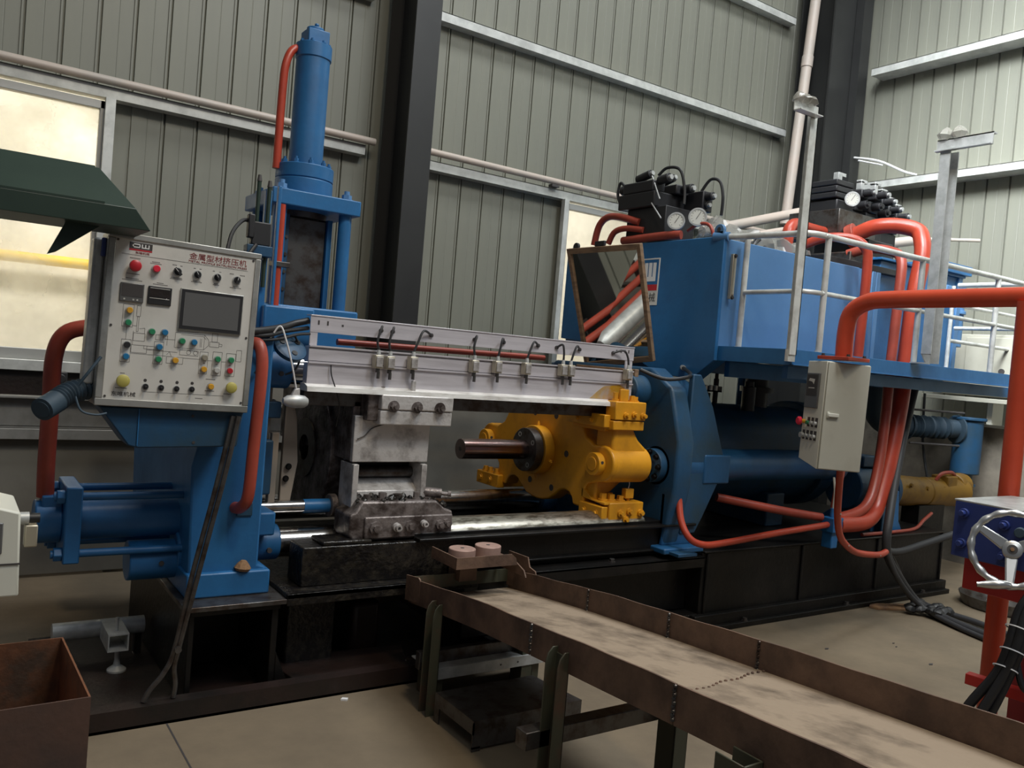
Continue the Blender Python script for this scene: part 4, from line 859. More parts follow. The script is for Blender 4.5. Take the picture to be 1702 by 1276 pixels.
for z in (3.10, 3.15, 3.20): build('valve_body', MB().box(5.82, 6.04, 4.20, 4.50, z, z + 0.045), 'blackmatte', v2, 0.008)
for x, y, z in ((6.09, 4.2, 3.04), (6.22, 4.16, 3.04), (6.35, 4.18, 3.01), (6.48, 4.2, 2.97), (6.60, 4.2, 2.93)):
    b_ = build('valve_body', MB().box(x, x + 0.11, y, y + 0.24, z, z + 0.09).box(x + 0.01, x + 0.10, y - 0.04, y + 0.2, z + 0.10, z + 0.17), 'blackmatte', v2, 0.01)
    build('connector', MB().box(x + 0.02, x + 0.06, y - 0.02, y + 0.03, z + 0.17, z + 0.24).box(x + 0.02, x + 0.10, y - 0.02, y + 0.03, z + 0.22, z + 0.25), 'galv', b_, 0.004)
    solenoid(v2, x + 0.05, y - 0.04, z + 0.135, (0, -1, 0), 0.08, 0.03)
    solenoid(v2, x + 0.05, y, z + 0.045, (0, -1, 0), 0.07, 0.034, 'blackmatte')
    build('valve_base', MB().box(x - 0.01, x + 0.12, y + 0.02, y + 0.26, 2.70, z - 0.002), 'blackmatte', v2, 0.006)
build('connector', MB().box(5.90, 5.95, 4.25, 4.3, 3.245, 3.30).box(5.90, 6.0, 4.25, 4.3, 3.29, 3.32), 'galv', v2, 0.004)
build('base_block', MB().box(5.72, 6.5, 3.95, 4.5, 2.485, 2.64), 'steel', v2, 0.01)
build('base_block', MB().box(6.0, 6.35, 4.0, 4.5, 2.64, 2.78), 'blackmatte', v2, 0.01)
build('black_tray', MB().box(5.2, 6.2, 3.80, 3.98, 2.49, 2.535), 'blackmatte', v2, 0.004)
gauge('pressure_gauge', (5.92, 4.12, 3.09), (-0.72, -0.68, -0.05), 0.056, 'small pressure gauge on the valve stack before the corner column')

# ------------------------------------------------------------------ PIPES
def pipe(lab, pts, r, m='orange', n=16, name='pipe', sm=6, grp=None, cat='pipe'):
    return single(name, MB().tube(pts, r, n, smooth=sm), m, lab, cat, pts[0], grp)
p_ = thing('large_oil_pipe', 'thick orange oil pipe arching from the valve stack down through the platform', 'pipe', (5.8, 3.9, 2.8))
build('tube', MB().tube([(5.95, 4.10, 2.80), (5.98, 3.95, 2.86), (6.05, 3.80, 2.87), (6.10, 3.66, 2.83), (6.08, 3.60, 2.74), (6.05, 3.57, 2.60), (5.98, 3.56, 2.3), (5.93, 3.55, 1.79), (5.88, 3.53, 1.5), (5.76, 3.5, 1.10), (5.66, 3.48, 0.86), (5.56, 3.46, 0.72), (5.40, 3.44, 0.665), (5.12, 3.45, 0.66)], 0.060, 20), 'orange', p_)
build('flange', MB().cyl((5.94, 4.14, 2.79), (5.955, 4.08, 2.81), 0.095, 24), 'maroon', p_, 0.004)
pipe('medium red pipe close left of the thick orange one, entering the platform', [(5.75, 4.0, 2.62), (5.80, 3.85, 2.66), (5.84, 3.70, 2.64), (5.80, 3.58, 2.56), (5.76, 3.55, 2.3), (5.71, 3.53, 1.79), (5.66, 3.50, 1.4), (5.56, 3.46, 1.0), (5.40, 3.43, 0.77), (5.13, 3.47, 0.69)], 0.036, 'maroon')
pipe('thin orange pipe looping over the tank edge, left of the thick pipe', [(5.18, 4.0, 2.60), (5.25, 3.85, 2.66), (5.34, 3.70, 2.66), (5.40, 3.62, 2.60), (5.42, 3.60, 2.45), (5.41, 3.60, 1.79)], 0.034, 'orange')
pipe('orange upright pipe behind the left angle post over the tank', [(5.15, 4.10, 2.486), (5.15, 4.10, 2.66), (5.18, 4.11, 2.74), (5.28, 4.14, 2.79), (5.50, 4.2, 2.80), (5.82, 4.28, 2.82)], 0.045, 'orange')
pipe('dark red pipe bending down left of the manifold above the mirror', [(4.13, 4.60, 2.66), (4.10, 4.78, 2.71), (4.10, 4.93, 2.72), (4.10, 5.02, 2.66), (4.10, 5.06, 2.52)], 0.026, 'maroon')
pipe('second dark red pipe bending down, lower and nearer', [(4.13, 4.55, 2.60), (4.10, 4.70, 2.62), (4.09, 4.82, 2.60), (4.09, 4.88, 2.52)], 0.022, 'maroon')
pipe('orange pipe lying along the top edge of the tank end', [(4.12, 4.75, 2.535), (4.12, 4.45, 2.54), (4.12, 4.25, 2.54), (4.14, 4.18, 2.54)], 0.030, 'maroon')
pipe('thin red hose curling by the gauges', [(4.22, 4.20, 2.58), (4.22, 4.10, 2.62), (4.22, 4.0, 2.60), (4.24, 3.97, 2.51)], 0.012, 'maroon', 10, 'hose')
pipe('orange pipe looping from the side cylinder port down to the bed and back', [(3.80, 3.665, 0.885), (3.795, 3.65, 0.82), (3.78, 3.60, 0.70), (3.80, 3.54, 0.61), (3.88, 3.50, 0.575), (4.05, 3.49, 0.578), (4.5, 3.47, 0.62), (4.95, 3.45, 0.655), (5.02, 3.45, 0.66)], 0.021, 'orange')
mf = thing('junction_block', 'small blue junction block where the orange pipes meet beside the bed', 'fitting', (5.10, 3.45, 0.50))
build('block', MB().box(5.02, 5.13, 3.40, 3.50, 0.61, 0.71), 'blue', mf, 0.006)
build('foot', MB().box(5.04, 5.11, 3.42, 3.50, 0.50, 0.61), 'blue', mf, 0.006)
build('upper_port', MB().cyl((5.07, 3.45, 0.71), (5.07, 3.45, 0.77), 0.018, 14), 'blue', mf)
pipe('thin clear tube standing on the blue junction block', [(5.07, 3.45, 0.76), (5.07, 3.45, 0.88), (5.06, 3.46, 0.98)], 0.008, 'cuprod', 8, 'tube')
pipe('small dark red pipe rising beside the junction block', [(5.18, 3.52, 0.74), (5.22, 3.53, 0.9), (5.28, 3.55, 1.1), (5.34, 3.58, 1.5), (5.38, 3.60, 1.775)], 0.026, 'maroon')
pipe('dark red pipe running back from the junction block into the shade', [(5.02, 3.50, 0.70), (4.7, 3.60, 0.74), (4.3, 3.80, 0.80)], 0.028, 'maroon')
# white plastic pipes
sp = thing('conduit', 'cream plastic conduit lying along the girt above the windows', 'pipe', (2, 6.1, 3.2))
build('tube', MB().tube([(-3, 6.165, 3.195), (2.72, 6.165, 3.195)], 0.028, 14, smooth=0), 'pvc', sp)
build('tube', MB().tube([(3.04, 6.165, 3.225), (5.4, 6.165, 3.215), (7.7, 6.165, 3.205)], 0.028, 14, smooth=0), 'pvc', sp)
build('clip', MB().box(4.44, 4.52, 6.14, 6.2, 3.165, 3.19), 'ink', sp, 0.003)
dpz = thing('downpipe', 'cream plastic downpipe beside the black corner column', 'pipe', (7.72, 6.0, 3.3))
build('tube', MB().cyl((7.50, 6.02, 3.3), (7.78, 6.02, 7.4), 0.055, 24), 'pvc', dpz)
build('socket', MB().cyl((7.617, 6.02, 5.02), (7.625, 6.02, 5.14), 0.062, 24), 'pvc', dpz, 0.004)
wp = thing('white_pipe_run', 'white plastic pipes crossing behind the valves toward the corner', 'pipe', (6.5, 5.2, 3.0))
build('tube', MB().cyl((5.5, 5.3, 2.86), (7.4, 5.3, 3.42), 0.045, 16), 'pvc', wp)
build('tube', MB().cyl((5.5, 5.1, 2.76), (6.7, 5.1, 3.08), 0.03, 16), 'pvc', wp)
build('tube', MB().tube([(6.75, 4.6, 2.86), (7.5, 4.5, 3.02), (7.62, 4.5, 3.02)], 0.045, 16, smooth=0).cyl((7.62, 4.5, 3.08), (7.62, 4.5, 2.55), 0.05, 16), 'pvc', wp, 0.004)
build('thin_rail', MB().tube([(7.65, 4.45, 3.05), (8.05, 4.2, 3.08)], 0.016, 10, smooth=0), 'pvc', wp)
# crumpled film over hoses
fb = MB()
rs = random.Random(5)
nu, nv = 26, 9; vs = []
for i in range(nu):
    t = i / (nu - 1); c = V(4.22 + 0.85 * t, 4.02 + 0.1 * math.sin(t * 5), 2.50 + 0.0 * t)
    h = 0.15 * (1 - t) ** 0.7 * min(1, t * 9) + 0.05
    for j in range(nv):
        a = PI * j / (nv - 1); rr = 1 + rs.uniform(-0.2, 0.2)
        vs.append(c + V(rs.uniform(-.015, .015), -0.12 * math.cos(a) * rr, h * math.sin(a) * rr))
fb.add(vs, [(i * nv + j, i * nv + j + 1, (i + 1) * nv + j + 1, (i + 1) * nv + j) for i in range(nu - 1) for j in range(nv - 1)])
single('plastic_wrap', fb, 'film', 'crumpled clear plastic sheet thrown over the hoses on the tank', 'plastic', (4.6, 4.0, 2.5))
for k in range(4):
    pipe('black hose under the crumpled plastic, %s' % ('nearest', 'second', 'third', 'farthest')[k], [(4.45 + .12 * k, 3.92, 2.50), (4.55 + .12 * k, 3.93 + 0.03 * k, 2.57), (4.75 + .12 * k, 4.0 + .03 * k, 2.58), (4.95 + .1 * k, 4.1, 2.52)], 0.014, 'rubber', 8, 'hose', grp='hoses under the plastic')

# ------------------------------------------------------------------ CONTROL PANEL
cp = thing('control_panel', 'control panel box with white face, screen and coloured buttons on the blue bracket', 'control panel', (0.787, 3.53, 1.28))
TP = Matrix.Translation((0.786, 3.50, 1.6235)) @ Matrix.Rotation(rad(1.1), 4, 'Y')
# local axes: x right, y away from viewer, z up
W2, H2 = 0.264, 0.304
def PB(): return MB(TP)
case = PB().box(-0.290, 0.287, 0.012, 0.150, -0.333, 0.325)
build('case', case, 'frame', cp, 0.006)
fr = PB()
fr.box(-0.290, 0.287, -0.010, 0.012, H2, 0.327).box(-0.290, 0.287, -0.010, 0.012, -0.333, -H2).box(-0.290, -W2, -0.010, 0.012, -H2, H2).box(W2, 0.287, -0.010, 0.012, -H2, H2)
build('frame', fr, 'frame', cp, 0.003)
build('face_plate', PB().box(-W2, W2, -0.004, 0.012, -H2, H2), 'plate', cp)
Y0 = -0.004
def pcyl(mb, u, v, r, y0, y1, n=20, r1=None): return mb.cyl((u, y0, v), (u, y1, v), r, n, r1)
def label_T(u, v): return TP @ Matrix.Translation((u, Y0 - 0.0006, v)) @ Matrix.Rotation(PI / 2, 4, 'X')
for u, v in [(-0.257, 0.298), (0.256, 0.295), (-0.256, -0.0256), (0.255, -0.024), (-0.2553, -0.2957), (0.2577, -0.2927)]:
    build('face_screw', pcyl(PB(), u, v, 0.0045, Y0, Y0 - 0.003, 12), 'ink', cp)
def ring_of(name, u, v, r, m, depth=0.012, col='galv'):
    b_ = build(name, PB().cyl((u, Y0, v), (u, Y0 - 0.005, v), r * 1.22, 24), col, cp)
    build('cap', PB().lathe([(0, r), (depth, r), (depth + 0.003, r * 0.85)], (u, Y0 - 0.004, v), (0, -1, 0), 22), m, b_)
    return b_
for (u, v), m in [((-0.1962, 0.0366), 'yelbt'), ((-0.0151, -0.1397), 'yelbt'), ((0.0963, -0.1661), 'yelbt'), ((0.1299, -0.2333), 'yelbt'),
                  ((-0.1974, -0.0102), 'green'), ((-0.1101, -0.0364), 'green'), ((0.0044, -0.0616), 'green'), ((-0.0778, -0.1408), 'green'), ((0.1473, -0.1212), 'green'), ((0.2008, -0.1204), 'green'),
                  ((-0.0629, -0.0345), 'bluebt'), ((0.05, -0.0621), 'bluebt'), ((-0.0784, -0.0931), 'bluebt'), ((-0.1951, -0.1402), 'bluebt'), ((-0.1949, -0.0951), 'blackmatte'), ((0.0958, -0.1188), 'brass'), ((0.147, -0.1658), 'whbt'), ((0.1991, -0.1642), 'red')]:
    ring_of('push_button', u, v, 0.0115, m)
ring_of('red_lamp', -0.1146, 0.2069, 0.0135, 'redlamp', 0.014)
def mushroom(name, u, v, r, m):
    b_ = build(name, PB().cyl((u, Y0, v), (u, Y0 - 0.014, v), r * 0.6, 20), 'blackmatte', cp)
    build('head', PB().lathe([(0, r * .92), (0.006, r), (0.014, r * 0.92), (0.018, r * 0.6)], (u, Y0 - 0.014, v), (0, -1, 0), 28), m, b_)
mushroom('emergency_stop', -0.1918, 0.2064, 0.0225, 'red')
mushroom('mushroom_button', -0.1991, -0.2337, 0.0245, 'yelmush'); mushroom('mushroom_button', 0.2085, -0.2317, 0.023, 'yelmush')
for i, (u, v) in enumerate([(-0.0354, 0.2074), (0.04, 0.2065), (0.1173, 0.2062), (0.1954, 0.2057)]):
    b_ = build('selector_switch', PB().cyl((u, Y0, v), (u, Y0 - 0.006, v), 0.0165, 24), 'galv', cp)
    k_ = PB().cyl((u, Y0 - 0.006, v), (u, Y0 - 0.010, v), 0.0135, 24)
    a = rad((45, 60, 60, 100)[i]); d = V(math.cos(a), 0, -math.sin(a)); s_ = 0.018 if i == 0 else 0.013
    k_.beam(V(u, Y0 - 0.015, v) - d * s_, V(u, Y0 - 0.015, v) + d * s_, 0.010, 0.009, up=(0, 1, 0))
    build('knob', k_, 'blackmatte', b_)
    build('pointer', PB().beam(V(u, Y0 - 0.0205, v) - d * s_, V(u, Y0 - 0.0205, v), 0.0015, 0.002, up=(0, 1, 0)), 'white', b_)
for u, v in [(-0.115, -0.2508), (-0.0577, -0.2512), (0.0001, -0.2516), (0.0582, -0.2496)]:
    b_ = build('toggle_switch', PB().cyl((u, Y0, v), (u, Y0 - 0.004, v), 0.0125, 20), 'galv', cp)
    build('lever', PB().cyl((u, Y0 - 0.004, v), (u, Y0 - 0.008, v), 0.0105, 16).cyl((u, Y0 - 0.006, v), (u, Y0 - 0.024, v - 0.003), 0.004, 10), 'blackmatte', b_)
for u, v in [(-0.1171, -0.2265), (-0.0587, -0.2266), (0.0009, -0.2266), (0.0585, -0.2256)]:
    build('key_hole', pcyl(PB(), u, v, 0.006, Y0, Y0 - 0.001, 14), 'ink', cp)
def meter(u0, u1, v0, v1, m):
    b_ = build('meter', PB().box(u0, u1, Y0 - 0.008, Y0, v0, v1), m, cp, 0.002)
    return b_
m1 = meter(-0.235, -0.151, 0.069, 0.140, 'screen')
build('meter_window', PB().box(-0.230, -0.156, Y0 - 0.009, Y0 - 0.008, 0.089, 0.136), 'ink', m1)
for u in (-0.222, -0.19, -0.176): build('meter_key', PB().box(u, u + 0.006, Y0 - 0.0095, Y0 - 0.008, 0.075, 0.081), 'whbt', m1)
m2 = meter(-0.136, -0.050, 0.069, 0.139, 'blackmatte')
build('meter_window', PB().box(-0.130, -0.056, Y0 - 0.009, Y0 - 0.008, 0.098, 0.128), 'darkred', m2)
for v in (0.131, 0.0925): build('meter_line', PB().box(-0.130, -0.058, Y0 - 0.0095, Y0 - 0.008, v, v + 0.002), 'plate', m2)
lettering('A', 0.010, label_T(-0.068, 0.094) @ Matrix.Translation((0, 0, 0.009)), 'white', m2)
scr = build('screen', PB().box(-0.018, 0.229, Y0 - 0.010, Y0, -0.017, 0.147), 'frame', cp, 0.003)
build('screen_bezel', PB().box(-0.014, 0.225, Y0 - 0.0115, Y0 - 0.010, -0.013, 0.143), 'blackmatte', scr)
build('display', PB().box(-0.002, 0.213, Y0 - 0.0125, Y0 - 0.0115, 0.000, 0.132), 'screen', scr)
def pline(mb, a, b, t=0.0011):
    mb.beam((a[0], Y0 - 0.0003, a[1]), (b[0], Y0 - 0.0003, b[1]), 0.0006, t, up=(0, 0, 1) if abs(b[0] - a[0]) > abs(b[1] - a[1]) else (1, 0, 0)); return mb
def rect(mb, u0, u1, v0, v1):
    for a, b in (((u0, v0), (u1, v0)), ((u1, v0), (u1, v1)), ((u1, v1), (u0, v1)), ((u0, v1), (u0, v0))): pline(mb, a, b)
dg = PB()
for r_ in ((-0.218, -0.180, -0.026, 0.059), (-0.214, -0.180, -0.161, -0.075), (-0.096, -0.062, -0.160, -0.073), (-0.047, 0.015, -0.153, -0.127), (0.078, 0.110, -0.185, -0.097),
           (0.129, 0.165, -0.188, -0.0925), (0.183, 0.220, -0.187, -0.094), (0.222, 0.2425, -0.124, -0.078), (-0.169, -0.155, 0.017, 0.058), (-0.165, -0.159, -0.041, 0.016), (-0.174, -0.133, -0.077, -0.047),
           (-0.178, -0.122, -0.1225, -0.0935), (-0.0215, 0.090, -0.089, -0.030), (0.112, 0.149, -0.074, -0.054), (0.120, 0.141, -0.053, -0.019), (0.0, 0.071, -0.1165, -0.096), (-0.133, -0.062, -0.105, -0.0935), (-0.093, -0.066, -0.066, -0.046)): rect(dg, *r_)
for a, b in (((-0.155, -0.030), (-0.135, -0.026)), ((-0.135, -0.026), (-0.135, -0.047)), ((-0.122, -0.108), (-0.008, -0.108)), ((-0.178, -0.1265), (-0.05, -0.126)), ((0.090, -0.030), (0.107, -0.048)), ((0.107, -0.048), (0.108, -0.070)), ((0.108, -0.070), (0.090, -0.089)),
             ((0.015, -0.128), (0.078, -0.128)), ((0.110, -0.13), (0.129, -0.13)), ((0.165, -0.13), (0.183, -0.13)), ((0.149, -0.060), (0.161, -0.060)), ((0.161, -0.060), (0.161, -0.069)), ((0.161, -0.069), (0.149, -0.069)), ((-0.013, -0.0185), (-0.013, -0.026)), ((-0.013, -0.026), (0.065, -0.022)),
             ((-0.048, -0.121), (-0.038, -0.108)), ((-0.038, -0.108), (-0.030, -0.125)), ((-0.175, -0.04), (-0.175, -0.093)), ((-0.06, -0.06), (-0.02, -0.06)), ((-0.05, -0.085), (-0.05, -0.046)), ((-0.18, -0.02), (-0.165, -0.02)), ((-0.20, -0.026), (-0.20, -0.075)),
             ((0.0, -0.036), (0.086, -0.036)), ((0.086, -0.036), (0.097, -0.047)), ((0.075, -0.045), (0.075, -0.080)), ((0.08, -0.045), (0.08, -0.080))): pline(dg, a, b)
build('printed_diagram', dg, 'ink', cp, kind='stuff')
for u in (0.0342, 0.0606): build('printed_circle', PB().ring((u, Y0 - 0.0008, -0.1045), (u, Y0, -0.1045), 0.0085, 0.0074, 20), 'ink', cp)
tinyp = PB()
for u, v, w_ in ((-0.1918, 0.176, 0.05), (-0.1146, 0.232, 0.032), (-0.1146, 0.226, 0.045), (-0.0354, 0.183, 0.045), (-0.0354, 0.178, 0.05), (0.04, 0.182, 0.03), (0.04, 0.177, 0.042), (0.1173, 0.181, 0.02), (0.1173, 0.176, 0.028), (0.1954, 0.180, 0.026), (0.1954, 0.174, 0.05),
              (-0.193, 0.158, 0.05), (-0.193, 0.152, 0.075), (-0.093, 0.154, 0.028), (-0.093, 0.148, 0.055), (-0.199, -0.205, 0.018), (-0.199, -0.262, 0.045), (0.13, -0.205, 0.04), (0.13, -0.252, 0.04), (0.2, -0.260, 0.03), (0.09, -0.285, 0.03), (-0.19, 0.236, 0.04), (-0.045, 0.232, 0.02), (-0.02, 0.231, 0.012), (0.03, 0.23, 0.01), (0.052, 0.23, 0.01), (0.105, 0.23, 0.012), (0.13, 0.229, 0.012), (0.175, 0.229, 0.018), (0.218, 0.227, 0.022), (0.0999, -0.1425, 0.012), (0.1487, -0.144, 0.012), (0.201, -0.143, 0.012)):
    n_g = int(w_ / 0.0042)
    for g in range(n_g):
        x_g = u - w_ / 2 + g * 0.0042; tinyp.box(x_g, x_g + 0.0028, Y0 - 0.0004, Y0, v - 0.0016, v + 0.0016)
build('printed_captions', tinyp, 'ink', cp, kind='stuff')
build('header_line', pline(PB(), (-0.240, 0.2485), (0.238, 0.2485), 0.0012), 'ink', cp)
build('footer_line', pline(PB(), (-0.120, -0.271), (0.186, -0.269), 0.0011), 'ink', cp)
lettering('金属型材挤压机', 0.028, label_T(0.117, 0.2755), 'inkred', cp, width=0.226)
lettering('METAL PROFILE EXTRUSION PRESS', 0.0115, label_T(0.117, 0.2566), 'inkred', cp, width=0.228)
lettering('东唯机械', 0.019, label_T(-0.191, -0.286), 'ink', cp, width=0.086)
lg = build('logo_plate', PB().box(-0.216, -0.134, Y0 - 0.0006, Y0, 0.272, 0.2965), 'ink', cp)
build('logo_stripe', PB().box(-0.216, -0.134, Y0 - 0.0008, Y0, 0.2655, 0.271), 'red', lg)
squared_logo(label_T(-0.175, 0.2843) @ Matrix.Translation((0, 0, 0.0002)), 0.060, 0.015, 0.0038, 'white', lg)
lettering('东唯机械', 0.010, label_T(-0.168, 0.2575), 'inkred', cp, width=0.05)
# hinge bolts down the left side, cable gland and top edge
for i in range(8):
    v = 0.10 - i * 0.024
    build('side_screw', PB().cyl((-0.290, 0.07, v), (-0.302, 0.07, v), 0.0085, 10).cyl((-0.302, 0.07, v), (-0.315, 0.07, v), 0.004, 8), 'sleeve', cp)
build('hinge', PB().box(-0.305, -0.290, 0.03, 0.06, 0.23, 0.30), 'navy', cp, 0.003)
build('back_box', PB().box(-0.33, -0.290, 0.05, 0.13, -0.26, 0.30), 'galv', cp, 0.01)
# bracket under the panel
br = thing('panel_bracket', 'blue sheet bracket tapering down below the control panel', 'bracket', (0.8, 3.6, 1.10))
build('body', MB().prism([(0.515, 1.288), (1.065, 1.288), (1.045, 1.14), (0.66, 1.13), (0.625, 1.14)], 'y', 3.53, 3.745), 'bluedk', br, 0.005)
build('seam', MB().box(0.655, 0.659, 3.524, 3.53, 1.14, 1.285), 'blue', br)
for x, z in ((0.86, 1.262), (0.87, 1.155)): build('hole', MB().cyl((x, 3.528, z), (x, 3.531, z), 0.006, 12), 'ink', br)
# corrugated cable sleeve
cs = MB(); P0 = V(0.50, 3.60, 1.355); P1 = V(0.415, 3.56, 1.335); P2 = V(0.315, 3.46, 1.275)
def rfun(t): return 0.040 + (0.0035 * math.sin(t * 105) if t < 0.62 else 0.003) - (0.012 if t > 0.97 else 0)
cs.tube([P0, P1, V(0.36, 3.51, 1.30), P2], 0.042, 20, smooth=44, rs=rfun)
single('cable_sleeve', cs, 'sleeve', 'ribbed dark sleeve leaving the control panel low on its left side', 'sleeve', (0.4, 3.5, 1.3))
single('panel_wire', MB().tube([(0.50, 3.47, 1.48), (0.46, 3.46, 1.42), (0.43, 3.47, 1.37)], 0.006, 8), 'sleeve', 'thin dark wire dropping beside the sleeve at the panel edge', 'wire', (0.46, 3.46, 1.4), 'wires by the sleeve')
single('panel_wire', MB().tube([(0.42, 3.44, 1.33), (0.44, 3.43, 1.28), (0.49, 3.44, 1.265), (0.53, 3.46, 1.27)], 0.004, 8), 'sleeve', 'thin dark wire hanging in a loop below the sleeve', 'wire', (0.46, 3.46, 1.3), 'wires by the sleeve')
pipe('dark red pipe arching from behind the panel down to the horizontal cylinder', [(0.60, 3.95, 1.585), (0.52, 3.95, 1.585), (0.43, 3.96, 1.55), (0.395, 3.97, 1.45), (0.395, 3.98, 1.25), (0.395, 3.99, 1.0), (0.400, 4.0, 0.86)], 0.034, 'maroon', 18)
pipe('dark red pipe hanging right of the control panel down the blue platen', [(1.105, 3.74, 1.56), (1.14, 3.66, 1.575), (1.155, 3.63, 1.52), (1.155, 3.62, 1.40), (1.145, 3.62, 1.15), (1.14, 3.63, 0.92), (1.13, 3.68, 0.855), (1.12, 3.74, 0.84)], 0.026, 'maroon', 18)
# long tongs leaning on the bracket
tg = thing('steel_tongs', 'long dark steel tongs leaning against the blue platen', 'tongs', (0.8, 3.6, 0.02))
build('arm', MB().tube([(1.015, 3.51, 1.27), (0.975, 3.52, 1.0), (0.905, 3.54, 0.60), (0.862, 3.555, 0.30), (0.825, 3.56, 0.20), (0.780, 3.565, 0.14), (0.757, 3.57, 0.09)], 0.011, 8), 'steel', tg)
build('arm', MB().tube([(1.035, 3.50, 1.27), (0.995, 3.51, 1.0), (0.925, 3.53, 0.60), (0.875, 3.55, 0.30), (0.865, 3.56, 0.22), (0.875, 3.565, 0.15), (0.872, 3.57, 0.09)], 0.011, 8), 'steel', tg)
build('pivot', MB().cyl((0.868, 3.57, 0.30), (0.870, 3.53, 0.30), 0.014, 12), 'steel', tg)
# hood over the left
hd = thing('sheet_hood', 'dark green sheet hood jutting in from the left above the panel', 'hood', (0.2, 3.4, 2.0))
build('top_sheet', MB().prism([(3.20, 2.02), (3.50, 2.185), (3.50, 2.18), (3.20, 2.012)], 'x', -1.2, 0.44), 'hood', hd)
HS = MB().add([(-1.2, 3.20, 2.012), (0.54, 3.20, 2.012), (0.455, 3.50, 2.18), (-1.2, 3.50, 2.18), (-1.2, 3.20, 1.942), (0.592, 3.20, 1.942), (0.592, 3.5, 1.942), (-1.2, 3.5, 1.942)],
              [(0, 1, 2, 3), (0, 4, 5, 1), (1, 5, 6, 2), (4, 7, 6, 5), (3, 2, 6, 7), (0, 3, 7, 4)])
build('hood_shell', HS, 'hood', hd, 0.002)
build('bracket_leg', MB().prism([(0.335, 1.942), (0.44, 1.942), (0.31, 1.835), (0.285, 1.825)], 'y', 3.28, 3.30), 'hood', hd)
build('carrier_post', MB().box(-0.62, -0.54, 3.42, 3.50, 0.0, 1.95), 'hood', hd, 0.004)
# run-out table with galvanised channel behind
rt = thing('run_out_table', 'long grey galvanised cooling table standing along the back wall', 'table', (-0.5, 5.9, 0))
build('side_channel', MB().box(-2.6, 2.2, 5.86, 5.90, 0.95, 1.13).box(-2.6, 2.2, 5.80, 5.90, 1.12, 1.135).box(-2.6, 2.2, 5.83, 5.90, 0.87, 0.935).box(-2.6, 2.2, 5.865, 5.895, 0.935, 0.95), 'tablemetal', rt, 0.003)
build('skirt', MB().box(-2.6, 2.2, 5.90, 5.915, 0.02, 0.90), 'plaster', rt)
for x in (-2.3, -0.7, 0.95, 2.1): build('leg', MB().box(x, x + 0.05, 5.93, 5.98, 0, 1.1), 'tablemetal', rt)
cl = thing('clamp_unit', 'small black clamp with a cream block on the cooling table under the window', 'clamp', (0.68, 5.85, 1.135))
build('base', MB().box(0.55, 0.84, 5.83, 5.90, 1.135, 1.155), 'galv', cl, 0.003)
build('body', MB().box(0.60, 0.66, 5.82, 5.90, 1.155, 1.29).cyl((0.62, 5.82, 1.25), (0.62, 5.79, 1.25), 0.03, 16), 'blackmatte', cl, 0.006)
build('block', MB().box(0.74, 0.87, 5.83, 5.90, 1.18, 1.30), 'dial', cl, 0.006)
# square tube with levelling foot
sq = thing('square_tube', 'open-ended galvanised square tube on a levelling foot beside the rusty bin', 'tube', (0.75, 4.15, 0.012))
mb = MB()
x0, x1, z0, z1, t = 0.697, 0.785, 0.125, 0.205, 0.006
mb.box(x0, x1, 4.08, 4.30, z0, z0 + t).box(x0, x1, 4.08, 4.30, z1 - t, z1).box(x0, x0 + t, 4.08, 4.30, z0 + t, z1 - t).box(x1 - t, x1, 4.08, 4.30, z0 + t, z1 - t)
build('tube', mb, 'galv', sq)
build('foot', MB().lathe([(0, 0.042), (0.008, 0.042), (0.028, 0.016), (0.05, 0.012), (0.113, 0.012)], (0.752, 4.15, 0.012), (0, 0, 1), 20), 'galv', sq)
build('stud', MB().cyl((0.74, 4.14, 0.205), (0.74, 4.14, 0.265), 0.008, 10), 'galv', sq)
sb = thing('support_beam', 'grey pipe lying crosswise behind the square tube on the bed plate', 'beam', (0.7, 4.38, 0.012))
build('tube', MB().cyl((0.50, 4.36, 0.150), (0.90, 4.36, 0.150), 0.042, 24), 'galv', sb)
build('support', MB().box(0.50, 0.53, 4.34, 4.38, 0.012, 0.11).box(0.86, 0.89, 4.34, 4.38, 0.012, 0.11), 'black', sb)
# rusty bin
bn = thing('rusty_bin', 'open rusty steel bin on the floor at the lower left', 'bin', (0.1, 2.95, 0))
TB = Matrix.Translation((0.424, 2.69, 0)) @ Matrix.Rotation(rad(1.5), 4, 'Z')
t = 0.006; Wd, Dp, Hh = 0.80, 0.56, 0.50
def BB(): return MB(TB)
build('front_wall', BB().box(-Wd, 0, 0, t, 0.0, Hh), 'rustbin', bn)
build('right_wall', BB().box(-t, 0, t, Dp, 0.0, Hh), 'rustin', bn)
build('back_wall', BB().box(-Wd, -t, Dp - t, Dp, 0.0, Hh), 'rustin', bn)
build('left_wall', BB().box(-Wd, -Wd + t, t, Dp - t, 0.0, Hh), 'rustin', bn)
build('base', BB().box(-Wd + t, -t, t, Dp - t, 0.0, 0.01), 'rustin', bn)
build('heap_of_swarf', BB().add([(-Wd + t, t, 0.36), (-t, t, 0.30), (-t, Dp - t, 0.22), (-Wd + t, Dp - t, 0.28), (-Wd / 2, Dp / 2, 0.36)] + [(-Wd + t, t, 0.01), (-t, t, 0.01), (-t, Dp - t, 0.01), (-Wd + t, Dp - t, 0.01)],
      [(0, 1, 4), (1, 2, 4), (2, 3, 4), (3, 0, 4), (0, 5, 6, 1), (1, 6, 7, 2), (2, 7, 8, 3), (3, 8, 5, 0), (5, 8, 7, 6)]), 'rustin', bn, angle=70)
